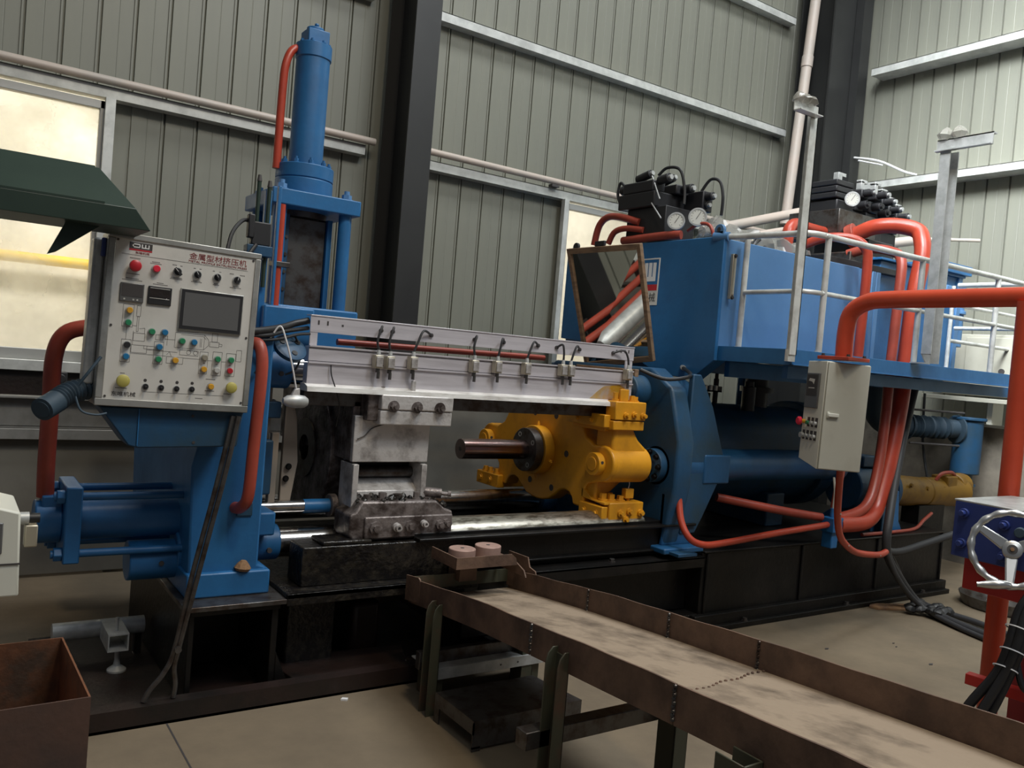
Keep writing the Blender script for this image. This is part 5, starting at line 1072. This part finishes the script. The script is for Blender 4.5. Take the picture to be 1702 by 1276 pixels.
# beige machine corner at the left edge
bx = thing('beige_cabinet', 'pale cabinet corner cut by the left edge of the photo', 'cabinet', (-0.1, 2.75, 0))
build('housing', MB().prism([(-0.5, 0.845), (0.212, 0.845), (0.205, 1.075), (0.12, 1.10), (-0.5, 1.10)], 'y', 2.60, 2.86), 'cream', bx, 0.006)
build('seam', MB().box(-0.4, 0.211, 2.597, 2.601, 0.934, 0.938), 'ink', bx)
build('window', MB().box(-0.3, 0.166, 2.594, 2.60, 0.965, 1.05), 'screen', bx, 0.006)
build('pedestal', MB().box(-0.45, -0.15, 2.65, 2.82, 0.0, 0.845), 'cream', bx, 0.004)
cg = thing('cable_plug', 'grey and black cable plug on the side of the pale left cabinet', 'plug', (0.23, 2.7, 1.0))
build('gland', MB().cyl((0.21, 2.72, 1.035), (0.235, 2.72, 1.035), 0.018, 14), 'galv', cg)
build('plug_body', MB().cyl((0.235, 2.72, 1.035), (0.262, 2.72, 1.035), 0.014, 12), 'rubber', cg)
build('socket_box', MB().box(0.225, 0.258, 2.70, 2.74, 0.955, 1.018), 'brass', cg, 0.004)

# ------------------------------------------------------------------ BILLET TRAY
st = [(3.585, 0.502), (3.2, 0.562), (2.8, 0.617), (2.2, 0.690), (1.7, 0.745), (1.3, 0.787), (1.0, 0.817), (0.55, 0.850), (0.1, 0.875)]
def lx(y): return 1.947 - 0.118 * (3.6 - y)
tr = thing('billet_tray', 'long rusty steel tray sloping down to the press on olive legs', 'tray', (1.9, 2.2, 0))
TW, TH = 0.575, 0.112
fl = MB(); n = len(st); vs = []
for y, z in st:
    x = lx(y); vs += [(x, y, z - TH + .015), (x + TW, y, z - TH + .015), (x, y, z - TH + .009), (x + TW, y, z - TH + .009)]
fs = []
for i in range(n - 1):
    a, b = 4 * i, 4 * i + 4
    fs += [(a, a + 1, b + 1, b), (a + 2, b + 2, b + 3, a + 3), (a, b, b + 2, a + 2), (a + 1, a + 3, b + 3, b + 1)]
fs += [(0, 2, 3, 1), (4 * n - 4, 4 * n - 3, 4 * n - 1, 4 * n - 2)]
build('tray_floor', fl.add(vs, fs), 'dust', tr, angle=20)
def wall(name, dx, seg, wob):
    for k, (ya, yb) in enumerate(seg):
        N = 14; vs = []
        for i in range(N + 1):
            y = ya + (yb - ya) * i / N
            z = 0
            for (y1, z1), (y2, z2) in zip(st[:-1], st[1:]):
                if y2 <= y <= y1 + 1e-6: z = z1 + (z2 - z1) * (y1 - y) / (y1 - y2)
            wv = 0.0018 * math.sin(y * 7 + wob) + 0.0012 * math.sin(y * 19 + wob)
            x = lx(y) + dx + 0.002 * math.sin(y * 5 + wob)
            bot = z - TH - 0.004
            vs += [(x, y, bot), (x + 0.007, y, bot), (x + 0.007, y, z + wv), (x, y, z + wv)]
        fs = []
        for i in range(N):
            a, b = 4 * i, 4 * i + 4
            fs += [(a, b, b + 1, a + 1), (a + 1, b + 1, b + 2, a + 2), (a + 2, b + 2, b + 3, a + 3), (a + 3, b + 3, b, a)]
        fs += [(0, 1, 2, 3), (4 * N + 3, 4 * N + 2, 4 * N + 1, 4 * N)]
        build(name, MB().add(vs, fs), 'rust', tr)
wall('left_side_plate', -0.007, [(3.58, 2.385), (2.375, 1.59), (1.585, 0.1)], 0.5)
wall('right_side_plate', TW, [(3.58, 2.83), (2.825, 2.27), (2.265, 1.80), (1.795, 0.1)], 1.9)
def zt(y):
    for (y1, z1), (y2, z2) in zip(st[:-1], st[1:]):
        if y2 <= y <= y1 + 1e-6: return z1 + (z2 - z1) * (y1 - y) / (y1 - y2)
for y, dx in ((2.38, -0.009), (1.587, -0.009), (2.8275, TW - 0.003), (2.2675, TW - 0.003), (1.7975, TW - 0.003)):
    wd = MB(); z = zt(y)
    for i in range(9): wd.lathe([(0, 0.004), (0.003, 0.007), (0.009, 0.006), (0.012, 0.002)], (lx(y) + dx, y + 0.002 * (i % 2), z - 0.105 + i * 0.0115), (0, 0, 1), 6)
    build('weld_bead', wd, 'steel', tr, kind='stuff')
wd = MB()
for i in range(24): wd.lathe([(0, 0.006), (0.004, 0.004)], (lx(1.72) + 0.02 + i * 0.024, 1.72 + 0.05 * i / 24 + 0.006 * math.sin(i), zt(1.72) - TH + 0.012), (0, 0, 1), 6)
build('floor_weld', wd, 'rust', tr, kind='stuff')
build('end_lip', MB().box(1.94, 2.52, 3.585, 3.592, 0.44, 0.505), 'olive', tr)
build('splice_plate', MB().prism([(3.58, 0.40), (3.58, 0.520), (3.46, 0.536), (3.445, 0.528), (3.44, 0.51), (3.44, 0.42)], 'x', 1.918, 1.925), 'rust', tr)
build('splice_plate', MB().prism([(3.59, 0.42), (3.59, 0.60), (3.42, 0.605), (3.40, 0.56), (3.35, 0.55), (3.34, 0.53), (3.34, 0.45)], 'x', 2.515, 2.522), 'rust', tr)
build('end_cheek', MB().prism([(3.59, 0.53), (3.59, 0.585), (3.42, 0.585), (3.35, 0.56), (3.33, 0.53)], 'x', 2.445, 2.452), 'rust', tr)
def leg(x, y, z1, wv, m='olive'):
    g = MB(); h = 0.06; r = 0.03; w2 = wv / 2
    # channel leg: web plus two flanges with rounded tops
    prof = [(y - w2, 0.0), (y + w2, 0.0), (y + w2, z1 - r)] + [(y + w2 - r + r * math.cos(a), z1 - r + r * math.sin(a)) for a in (rad(30), rad(60), rad(90))] + [(y - w2 + r + r * math.cos(a), z1 - r + r * math.sin(a)) for a in (rad(90), rad(120), rad(150))] + [(y - w2, z1 - r)]
    g.box(x - 0.006, x, y - w2, y + w2, 0, z1 - 0.02)
    g.prism([(x - 0.048, 0), (x, 0), (x, z1), (x - 0.022, z1), (x - 0.04, z1 - 0.02), (x - 0.048, z1 - 0.05)], 'y', y - w2, y - w2 + 0.006)
    g.prism([(x - 0.048, 0), (x, 0), (x, z1), (x - 0.022, z1), (x - 0.04, z1 - 0.02), (x - 0.048, z1 - 0.05)], 'y', y + w2 - 0.006, y + w2)
    return build('leg', g, m, tr, 0.002)
leg(lx(3.20) - 0.007, 3.20, 0.497, 0.07)
leg(lx(2.16) - 0.007, 2.16, 0.652, 0.072)
def stub(x, y, z0, z1):
    build('leg', MB().box(x, x + 0.07, y, y + 0.006, z0, z1).box(x, x + 0.006, y, y + 0.09, z0, z1).box(x + 0.064, x + 0.07, y, y + 0.09, z0, z1), 'olive', tr, 0.002)
stub(lx(2.15) + TW - 0.06, 2.12, 0, zt(2.15) - TH - 0.004)
stub(lx(3.30) + TW - 0.06, 3.28, 0, zt(3.30) - TH - 0.004)
stub(lx(1.25) - 0.078, 1.25, 0, 0.70)
stub(lx(0.5) - 0.075, 0.5, 0, 0.75); stub(lx(0.5) + TW - .06, 0.5, 0, 0.76)
build('cross_bar', MB().box(lx(2.15) - 0.11, lx(2.15) + TW + 0.02, 2.19, 2.25, 0.31, 0.37), 'steel', tr, 0.003)
build('cross_bar', MB().box(lx(3.3) - 0.02, lx(3.3) + TW, 3.34, 3.38, 0.14, 0.22), 'steel', tr, 0.003)
# disc holder and discs
dh = thing('disc_holder', 'small rusty angle shelf on the press bed at the tray end', 'shelf', (2.22, 3.47, 0.56))
build('shelf', MB().box(2.075, 2.42, 3.38, 3.60, 0.60, 0.607), 'rust', dh)
build('front_lip', MB().prism([(2.075, 0.585), (2.075, 0.640), (2.385, 0.640), (2.41, 0.62), (2.42, 0.585)], 'y', 3.372, 3.38), 'rust', dh)
build('side_lip', MB().box(2.068, 2.075, 3.372, 3.62, 0.585, 0.640), 'rust', dh)
build('foot', MB().box(2.2, 2.3, 3.55, 3.66, 0.470, 0.60), 'rust', dh)
for (x, y, lab) in ((2.150, 3.465, 'left one of two pinkish steel dummy discs on the small rusty shelf'), (2.315, 3.49, 'right one of two pinkish steel dummy discs, slightly behind its neighbour')):
    d_ = thing('dummy_disc', lab, 'disc', (x, y, 0.607), 'dummy discs')
    build('disc', MB().cyl((x, y, 0.607), (x, y, 0.664), 0.066, 44), 'disk', d_, 0.004)
    build('centre_hole', MB().cyl((x, y, 0.6635), (x, y, 0.665), 0.010, 14), 'ink', d_)
# plate bench on the floor under the tray
bt = thing('steel_step', 'low folded steel plate standing on the floor under the tray', 'step', (2.1, 2.95, 0))
build('top', MB().prism([(1.86, 3.12), (2.38, 3.12), (2.42, 2.80), (1.86, 2.80)], 'z', 0.120, 0.127), 'steel', bt)
build('side', MB().box(1.86, 2.42, 2.80, 2.806, 0.012, 0.120), 'steel', bt); build('side', MB().box(1.86, 1.866, 2.80, 3.12, 0.07, 0.120), 'steel', bt)
build('foot', MB().box(1.86, 1.90, 2.80, 2.806, 0, 0.02).box(1.86, 1.866, 3.08, 3.12, 0, 0.07).box(2.38, 2.42, 2.80, 2.84, 0, 0.02), 'steel', bt)
bp_ = thing('loose_plate', 'flat steel bar with holes lying on the bed foot behind the step', 'plate', (2.1, 3.3, 0))
build('plate', MB().box(1.92, 2.58, 3.28, 3.47, 0.155, 0.163).box(1.92, 2.58, 3.272, 3.28, 0.11, 0.163), 'galv', bp_, 0.002)
for x in (2.30, 2.40): build('hole', MB().cyl((x, 3.271, 0.135), (x, 3.273, 0.135), 0.005, 10), 'ink', bp_)
build('support', MB().box(1.95, 2.0, 3.30, 3.45, 0, 0.155), 'olive', bp_); build('support', MB().box(2.5, 2.55, 3.30, 3.45, 0, 0.155), 'olive', bp_)

# ------------------------------------------------------------------ GALLOWS PIPE + WHITE CABINET
gp = thing('gallows_pipe', 'thick orange pipe arm on an upright post, carrying the small cabinet', 'pipe', (4.12, 1.95, 0))
rr = 0.047
build('arm', MB().tube([(4.11, 1.2, 2.085), (4.13, 1.6, 2.085), (4.17, 2.3, 2.085), (4.19, 2.62, 2.085), (4.20, 2.76, 2.075), (4.205, 2.86, 2.02), (4.21, 2.89, 1.92), (4.21, 2.89, 1.76)], rr, 24, smooth=5), 'bright', gp)
build('upright', MB().cyl((4.12, 1.90, 0.01), (4.12, 1.90, 2.06), 0.044, 24), 'bright', gp)
build('base_flange', MB().cyl((4.12, 1.90, 0), (4.12, 1.90, 0.02), 0.10, 24), 'orange', gp)
build('end_cap', MB().cyl((4.11, 1.19, 2.085), (4.11, 1.2, 2.085), 0.05, 24), 'orange', gp)
fl_ = build('flange', MB().box(4.11, 4.31, 2.79, 2.99, 1.745, 1.765), 'orange', gp, 0.003)
for x, y in ((4.135, 2.81), (4.285, 2.81), (4.135, 2.97), (4.285, 2.97)): build('flange_bolt', MB().bolt((x, y, 1.765), (0, 0, 1), 0.010, 0.014), 'ink', fl_)
wc = thing('hanging_cabinet', 'small beige control cabinet hanging from the orange pipe arm', 'cabinet', (4.21, 2.89, 1.12))
TC = Matrix.Translation((4.066, 2.90, 1.13)) @ Matrix.Rotation(rad(1.5), 4, 'Y') @ Matrix.Rotation(rad(-25), 4, 'Z')
def CB(): return MB(TC)
cw, cd_, chh = 0.262, 0.205, 0.605
build('case', CB().add([(0, 0, 0), (cw, 0, 0), (cw, cd_, 0.04), (0, cd_, 0.04), (0, 0, chh), (cw, 0, chh), (cw, cd_, chh), (0, cd_, chh)], [(0, 3, 2, 1), (4, 5, 6, 7), (0, 1, 5, 4), (1, 2, 6, 5), (2, 3, 7, 6), (3, 0, 4, 7)]), 'cream', wc, 0.003)
dr = build('door', CB().box(0.004, cw - 0.004, -0.016, -0.001, 0.004, chh - 0.004), 'beige', wc, 0.003)
build('handle', CB().box(0.022, 0.088, -0.032, -0.016, 0.296, 0.318).box(0.02, 0.036, -0.026, -0.016, 0.290, 0.324), 'cream', dr, 0.004)
# left face: x = 0 plane, y from 0 to cd_
hm = build('touch_screen', CB().box(-0.010, 0.0, 0.05, 0.19, 0.335, 0.535), 'screen', wc, 0.003)
build('display', CB().box(-0.0112, -0.010, 0.065, 0.175, 0.405, 0.525), 'ink', hm)
ic = CB(); pts = [(0.09, 0.50), (0.15, 0.505), (0.16, 0.49), (0.12, 0.485), (0.10, 0.47)]
build('screen_icon', ic.add([(-0.0118, y, z) for y, z in pts], [(0, 1, 2, 3, 4)]), 'plate', hm)
build('screen_icon', CB().box(-0.0118, -0.0112, 0.09, 0.155, 0.447, 0.452), 'plate', hm)
for r_, z in enumerate((0.25, 0.175)):
    for k in range(4 if r_ else 3):
        y = 0.045 + k * 0.042
        b_ = build('selector_plate', CB().box(-0.003, 0, y - 0.012, y + 0.012, z - 0.022, z + 0.032), 'ink', wc)
        build('button', CB().cyl((-0.003, y, z), (-0.018, y, z), 0.011, 16), 'galv' if (r_ or k != 2) else 'green', b_)
build('button_plate', CB().box(-0.003, 0, 0.16, 0.19, 0.22, 0.28), 'cream', wc)
em = build('emergency_stop', CB().cyl((0, 0.175, 0.255), (-0.03, 0.175, 0.255), 0.012, 16), 'yelbt', wc)
build('head', CB().lathe([(0, 0.024), (0.012, 0.024), (0.018, 0.018)], (-0.03, 0.175, 0.255), (-1, 0, 0), 24), 'redlamp', em)
sd = build('side_knob', CB().cyl((0, 0.18, 0.175), (-0.02, 0.18, 0.175), 0.016, 16), 'galv', wc)
build('rain_edge', CB().box(0.02, 0.24, cd_, cd_ + 0.01, 0.45, 0.50), 'galv', wc)
# orange conduit below the cabinet
cdz = thing('cable_conduit', 'orange ringed conduit dropping below the cabinet and turning along the bed', 'conduit', (4.3, 2.95, 0.5))
cpts = [(4.34, 2.93, 1.155), (4.40, 2.97, 1.05), (4.50, 3.03, 0.84), (4.60, 3.07, 0.70), (4.72, 3.10, 0.62), (4.93, 3.15, 0.545), (5.24, 3.20, 0.50), (5.40, 3.24, 0.50)]
build('tube', MB().tube(cpts, 0.021, 14), 'orange', cdz)
for p in (cpts[2], cpts[4], cpts[6]):
    build('tie', MB().cyl(V(*p) + V(-.002, 0, -.004), V(*p) + V(.002, 0, .004), 0.0225, 14), 'galv', cdz)

# ------------------------------------------------------------------ BLUE BLOCK WITH HAND WHEEL
hb = thing('straightener_head', 'navy and red machine head with bolts at the right edge, behind the hand wheel', 'machine', (3.8, 1.7, 0.8))
build('plate', MB().box(3.60, 3.64, 1.30, 1.87, 0.925, 1.158), 'navy', hb, 0.004)
build('housing', MB().box(3.64, 4.05, 1.32, 1.70, 0.94, 1.15), 'navy', hb, 0.004)
build('top_plate', MB().box(3.60, 4.10, 1.28, 1.875, 1.158, 1.166), 'galv', hb, 0.002)
build('red_base', MB().box(3.66, 3.70, 1.30, 1.84, 0.785, 0.925).box(3.70, 4.05, 1.30, 1.72, 0.785, 0.93), 'redpaint', hb, 0.004)
for y, z in ((1.825, 1.112), (1.825, 0.985), (1.66, 1.095), (1.655, 0.968)):
    b_ = build('bolt', MB().cyl((3.60, y, z), (3.585, y, z), 0.020, 20).cyl((3.585, y, z), (3.565, y, z), 0.013, 8), 'navy', hb, 0.002)
build('red_leg', MB().box(3.86, 3.95, 1.62, 1.70, 0.0, 0.79), 'crimson', hb, 0.004)
build('red_leg', MB().box(3.86, 3.95, 1.25, 1.33, 0.0, 0.79), 'crimson', hb, 0.004)
build('blue_pillar', MB().box(3.66, 3.74, 1.20, 1.46, 0.0, 0.60), 'navy', hb, 0.004)
build('red_bar', MB().beam((3.70, 1.80, 0.405), (3.78, 1.30, 0.40), 0.05, 0.045), 'redpaint', hb, 0.003)
n_ = V(-0.86, -0.42, 0.28).normalized(); c_ = V(3.40, 1.535, 1.035); x_, y_, z_ = frame_from(n_)
R1 = 0.150; vs = []; NA, NB = 64, 12
for i in range(NA):
    a = 2 * PI * i / NA; e = x_ * math.cos(a) + y_ * math.sin(a); rt_ = 0.0135 + 0.0022 * math.cos(a * 16)
    for k in range(NB):
        b = 2 * PI * k / NB; vs.append(c_ + e * (R1 - 0.012 + rt_ * math.cos(b)) + n_ * (rt_ * math.sin(b) + 0.02))
hw = build('hand_wheel', MB().add(vs, [(i * NB + k, i * NB + (k + 1) % NB, ((i + 1) % NA) * NB + (k + 1) % NB, ((i + 1) % NA) * NB + k) for i in range(NA) for k in range(NB)]), 'wheel', hb, label='silver cast hand wheel with a wavy rim')
hub = build('hub', MB().lathe([(-0.03, 0.034), (0.0, 0.036), (0.012, 0.034), (0.016, 0.026)], c_ - n_ * 0.0, n_, 32), 'wheel', hw)
build('hub_bore', MB().cyl(c_ + n_ * 0.016, c_ + n_ * 0.018, 0.018, 24), 'steel', hw)
build('key', MB().cyl(c_ + n_ * 0.018, c_ + n_ * 0.024, 0.008, 6), 'board', hw)
for deg in (150, 270, 30):
    # 150 = up-left in the photograph
    up = (V(0, 0, 1) - n_ * n_.z).normalized(); rt2 = up.cross(n_).normalized()
    e = rt2 * math.cos(rad(deg)) + up * math.sin(rad(deg)); f_ = n_.cross(e)
    p0 = c_ + e * 0.028; p1 = c_ + e * (R1 - 0.02) + n_ * 0.018
    vs = [p + f_ * s * w_ + n_ * t for p, w_ in ((p0, 0.022), (p1, 0.015)) for s, t in ((-1, -0.006), (1, -0.006), (1, 0.008), (-1, 0.008))]
    build('spoke', MB().add(vs, [(0, 1, 2, 3), (7, 6, 5, 4), (0, 4, 5, 1), (1, 5, 6, 2), (2, 6, 7, 3), (3, 7, 4, 0)]), 'wheel', hw, 0.006, seg=3)
up = (V(0, 0, 1) - n_ * n_.z).normalized(); rt2 = up.cross(n_).normalized()
hp = c_ + (rt2 * -0.05 - up * 0.97).normalized() * (R1 - 0.012)
build('crank_handle', MB().tube([hp + n_ * 0.02 + V(.01, -.01, 0), hp + n_ * 0.045 + V(-.015, .01, 0), hp + n_ * 0.05 + V(-.035, .045, -.008), hp + n_ * 0.05 + V(-.06, .08, -.014)], 0.015, 14, rs=lambda t: 0.010 + 0.007 * math.sin(PI * min(1, t * 1.1))), 'wheel', hw)
build('shaft', MB().cyl(c_ - n_ * 0.03, V(3.60, 1.62, 0.985), 0.018, 20), 'steel', hw)
build('second_shaft', MB().cyl((3.60, 1.60, 1.08), (3.50, 1.56, 1.09), 0.020, 20), 'sleeve', hw, 0.003)
hs = thing('hydraulic_hoses', 'bundle of black hydraulic hoses tied together, hanging under the hand wheel', 'hose', (3.55, 1.55, 0.3))
for k in range(5):
    dx, dy = 0.022 * math.cos(k * 1.26), 0.022 * math.sin(k * 1.26)
    build('hose', MB().tube([(3.62 + dx, 1.48 + dy, 0.92), (3.54 + dx, 1.525 + dy, 0.80), (3.50 + dx, 1.535 + dy, 0.66), (3.48 + dx * 1.3, 1.56 + dy, 0.54), (3.44 + dx * 2, 1.62 + dy * 2, 0.38), (3.40 + dx * 2.4, 1.68 + dy * 2, 0.20), (3.38 + dx * 2.4, 1.72 + dy * 2, 0.02)], 0.018, 12), 'rubber', hs)
for p in ((3.505, 1.533, 0.72), (3.495, 1.54, 0.63), (3.485, 1.555, 0.56)):
    build('cable_tie', MB().ring(V(*p) + V(-0.001, 0, -0.002), V(*p) + V(0.001, 0, 0.002), 0.045, 0.042, 24), 'white', hs)
pipe('black hose looping beside the tied bundle', [(3.56, 1.50, 0.62), (3.60, 1.47, 0.54), (3.57, 1.46, 0.47), (3.52, 1.50, 0.50), (3.52, 1.53, 0.58)], 0.013, 'rubber', 10, 'hose')

# ------------------------------------------------------------------ THE FAR RIGHT: motor, coupling, filter
mo = thing('pump_motor', 'dark teal motor end behind the orange pipes, joined to the ochre coupling', 'motor', (6.3, 4.0, 0.5))
build('body', MB().cyl((6.05, 4.05, 0.80), (6.48, 4.02, 0.785), 0.18, 40), 'bluedk', mo, 0.01)
build('flange', MB().cyl((6.48, 4.02, 0.785), (6.53, 4.02, 0.785), 0.20, 40), 'bluedk', mo, 0.004)
build('foot', MB().prism([(3.72, 0.50), (4.3, 0.50), (4.15, 0.62), (3.9, 0.62)], 'x', 6.1, 6.4), 'blue', mo, 0.004)
build('gusset', MB().prism([(6.10, 0.50), (6.36, 0.50), (6.30, 0.58), (6.27, 0.82), (6.20, 0.82)], 'y', 3.70, 3.74), 'blue', mo, 0.004)
build('terminal_box', MB().box(6.15, 6.35, 3.95, 4.15, 0.97, 1.06), 'bluedk', mo, 0.01)
cu = thing('coupling_housing', 'dirty ochre bell housing and pump lying right of the motor', 'pump', (7.0, 3.9, 0.6))
build('bell', MB().cyl((6.53, 4.0, 0.775), (7.05, 3.96, 0.755), 0.135, 36, 0.12), 'yellowdk', cu, 0.005)
build('bell_flange', MB().cyl((6.53, 4.0, 0.775), (6.56, 4.0, 0.775), 0.165, 36), 'yellowdk', cu, 0.005)
build('pump', MB().cyl((7.05, 3.96, 0.755), (7.62, 3.93, 0.745), 0.125, 32).box(7.25, 7.40, 3.84, 4.0, 0.80, 0.90), 'yellowdk', cu, 0.01)
build('pump_port', MB().cyl((7.50, 3.94, 0.80), (7.72, 3.98, 0.80), 0.11, 24), 'yellowdk', cu, 0.01)
build('stand', MB().box(6.9, 7.3, 3.88, 4.04, 0.0, 0.65), 'black', cu, 0.004)
for x, z in ((6.7, 0.83), (6.95, 0.80), (7.2, 0.80)): build('bolt', MB().bolt((x, 3.86, z), (0, -1, 0), 0.016, 0.02), 'yellowdk', cu)
flt = thing('suction_filter', 'upright blue filter cylinder with a bellows pipe, in front of the stained wall', 'filter', (7.8, 4.0, 0.9))
build('barrel', MB().cyl((7.80, 4.0, 0.90), (7.80, 4.0, 1.39), 0.122, 40), 'bluedk', flt, 0.01)
build('cover', MB().cyl((7.80, 4.0, 1.39), (7.80, 4.0, 1.415), 0.145, 40), 'bluedk', flt, 0.004)
build('neck', MB().cyl((7.80, 4.0, 0.74), (7.80, 4.0, 0.90), 0.07, 28).cyl((7.80, 4.0, 0.79), (7.80, 4.0, 0.81), 0.10, 28), 'bluedk', flt)
bl = MB()
bl.tube([(7.70, 4.05, 1.30), (7.45, 4.15, 1.30), (7.20, 4.25, 1.30)], 0.09, 20, smooth=20, rs=lambda t: 0.085 + 0.02 * math.sin(t * 70) * (1 if 0.2 < t < 0.85 else 0) + (0.045 if t < 0.06 or t > 0.95 else 0))
build('bellows', bl, 'sleeve', flt)
for z in (1.45, 1.15): build('stay_rod', MB().cyl((7.70, 4.0, z), (7.2, 4.2, z), 0.010, 8), 'ink', flt)
build('elbow', MB().tube([(7.2, 4.25, 1.30), (7.0, 4.33, 1.32), (6.9, 4.36, 1.45), (6.88, 4.36, 1.80)], 0.11, 20), 'sleeve', flt)
pipe('small dark red hose curling over the pump below the filter', [(7.15, 3.9, 0.86), (7.2, 3.88, 0.92), (7.35, 3.88, 0.93), (7.45, 3.9, 0.90)], 0.016, 'maroon', 10, 'hose')
fx = thing('electrical_cabinet', 'beige electrical cabinet standing against the right wall behind the railing', 'cabinet', (8.0, 3.9, 1.5))
build('case', MB().box(7.86, 8.10, 3.66, 4.42, 1.62, 2.18), 'beige', fx, 0.006)
build('door', MB().box(7.845, 7.86, 3.68, 4.12, 1.66, 2.15), 'beige', fx, 0.004)
build('lock', MB().cyl((7.845, 3.78, 1.85), (7.83, 3.78, 1.85), 0.025, 16), 'ink', fx)
build('base_channel', MB().box(7.84, 8.18, 3.60, 4.50, 1.56, 1.60), 'beige', fx, 0.004)
build('wall_bracket', MB().box(8.0, 8.199, 3.9, 3.95, 1.36, 1.56), 'cream', fx, 0.004)
single('dangling_cord', MB().tube([(7.55, 4.3, 1.60), (7.55, 4.28, 1.2), (7.52, 4.2, 0.9), (7.5, 4.1, 0.62), (7.35, 3.9, 0.35), (7.1, 3.8, 0.15), (6.95, 3.7, 0.02)], 0.012, 8), 'rubber', 'dark cord hanging behind the filter down to the floor', 'cord', (7.5, 4.2, 0.6))
single('hanging_lead', MB().tube([(6.55, 4.0, 1.60), (6.56, 3.98, 1.50), (6.58, 3.98, 1.36), (6.62, 3.98, 1.33), (6.63, 3.98, 1.42), (6.61, 4.0, 1.6)], 0.009, 8), 'rubber', 'black lead hanging in a loop below the blue platform', 'cord', (6.6, 4.0, 1.4))
single('slack_cable', MB().tube([(8.10, 5.67, 4.09), (8.0, 5.3, 3.98), (8.06, 5.05, 3.85), (8.11, 4.93, 3.806)], 0.012, 8).tube([(8.0, 5.54, 4.02), (8.0, 5.25, 3.93)], 0.008, 8), 'white', 'white cable slanting from the corner column to the girt of the right wall', 'cable', (8.0, 5.2, 3.9))
# cables
cbz = thing('floor_cables', 'thick black cables running down from the platform and across the floor to the right', 'cable', (5.6, 3.3, 0.02))
paths = [([(6.22, 3.60, 1.78), (6.12, 3.58, 1.55), (5.95, 3.52, 1.25), (5.72, 3.42, 0.90), (5.60, 3.36, 0.70), (5.56, 3.34, 0.56), (5.62, 3.35, 0.42), (5.85, 3.36, 0.22), (6.0, 3.33, 0.08), (5.98, 3.2, 0.04), (5.9, 2.95, 0.03), (5.8, 2.6, 0.03), (5.6, 2.1, 0.03)], 0.030),
         ([(5.62, 3.38, 0.50), (5.80, 3.40, 0.34), (5.98, 3.42, 0.18), (6.12, 3.40, 0.06), (6.12, 3.2, 0.03), (6.1, 2.95, 0.03), (6.0, 2.6, 0.03), (5.9, 2.1, 0.03)], 0.022),
         ([(5.55, 3.32, 0.46), (5.66, 3.30, 0.30), (5.84, 3.28, 0.14), (5.94, 3.2, 0.05), (5.84, 2.9, 0.025), (5.7, 2.5, 0.025), (5.5, 2.1, 0.025)], 0.018),
         ([(5.58, 3.36, 0.47), (5.75, 3.35, 0.455), (6.0, 3.32, 0.50), (6.3, 3.25, 0.58), (6.6, 3.2, 0.64)], 0.026)]
for p, r in paths: build('cable', MB().tube(p, r, 12), 'cable', cbz)
pipe('thin red hose lying along the rear bed end', [(5.7, 3.62, 0.52), (6.1, 3.64, 0.515), (6.5, 3.68, 0.515), (6.75, 3.75, 0.56), (6.95, 3.8, 0.60)], 0.014, 'maroon', 10, 'hose')
rg_ = MB()
rr3 = random.Random(3)
for i in range(18):
    rg_.lathe([(0, 0.03), (0.02, 0.045), (0.045, 0.03), (0.055, 0.01)], (5.98 + rr3.uniform(-.12, .15), 3.22 + rr3.uniform(-.1, .14), 0.03), (rr3.uniform(-.6, .6), rr3.uniform(-.6, .6), 1), 7)
single('oily_rag', rg_, 'rubber', 'dark oily rag lump lying over the floor cables', 'rag', (6.0, 3.2, 0), kind='stuff')
single('bark_board', MB().prism([(5.72, 3.52), (5.80, 3.56), (6.10, 3.44), (6.22, 3.36), (6.14, 3.30), (5.9, 3.38), (5.74, 3.46)], 'z', 0, 0.018), 'board', 'flat piece of brown board on the floor by the end of the bed', 'board', (5.95, 3.42, 0), bevel=0.003)
for x, y, s in ((4.95, 2.62, 0.02), (4.55, 3.05, 0.018), (5.1, 2.95, 0.012), (5.05, 2.9, 0.010), (3.9, 3.1, 0.01)):
    single('floor_scrap', MB().prism([(x - s, y), (x, y - s * .5), (x + s * 1.3, y + s * .1), (x, y + s * .6)], 'z', 0, 0.004), 'ink', 'tiny dark scrap on the bare concrete floor right of the tray', 'scrap', (x, y, 0), 'scraps on the floor')
single('white_chip', MB().prism([(1.575, 3.47), (1.60, 3.455), (1.612, 3.47), (1.59, 3.485)], 'z', 0, 0.008), 'white', 'small white chip on the floor by the bed plate', 'scrap', (1.59, 3.47, 0))
pn = thing('drip_pan', 'dark round pan on the floor in front of the stained wall', 'pan', (7.1, 3.3, 0))
build('pan', MB().lathe([(0, 0.26), (0.01, 0.28), (0.09, 0.31), (0.09, 0.30), (0.015, 0.265), (0.014, 0.02)], (6.85, 3.12, 0.0), (0, 0, 1), 40), 'steel', pn)
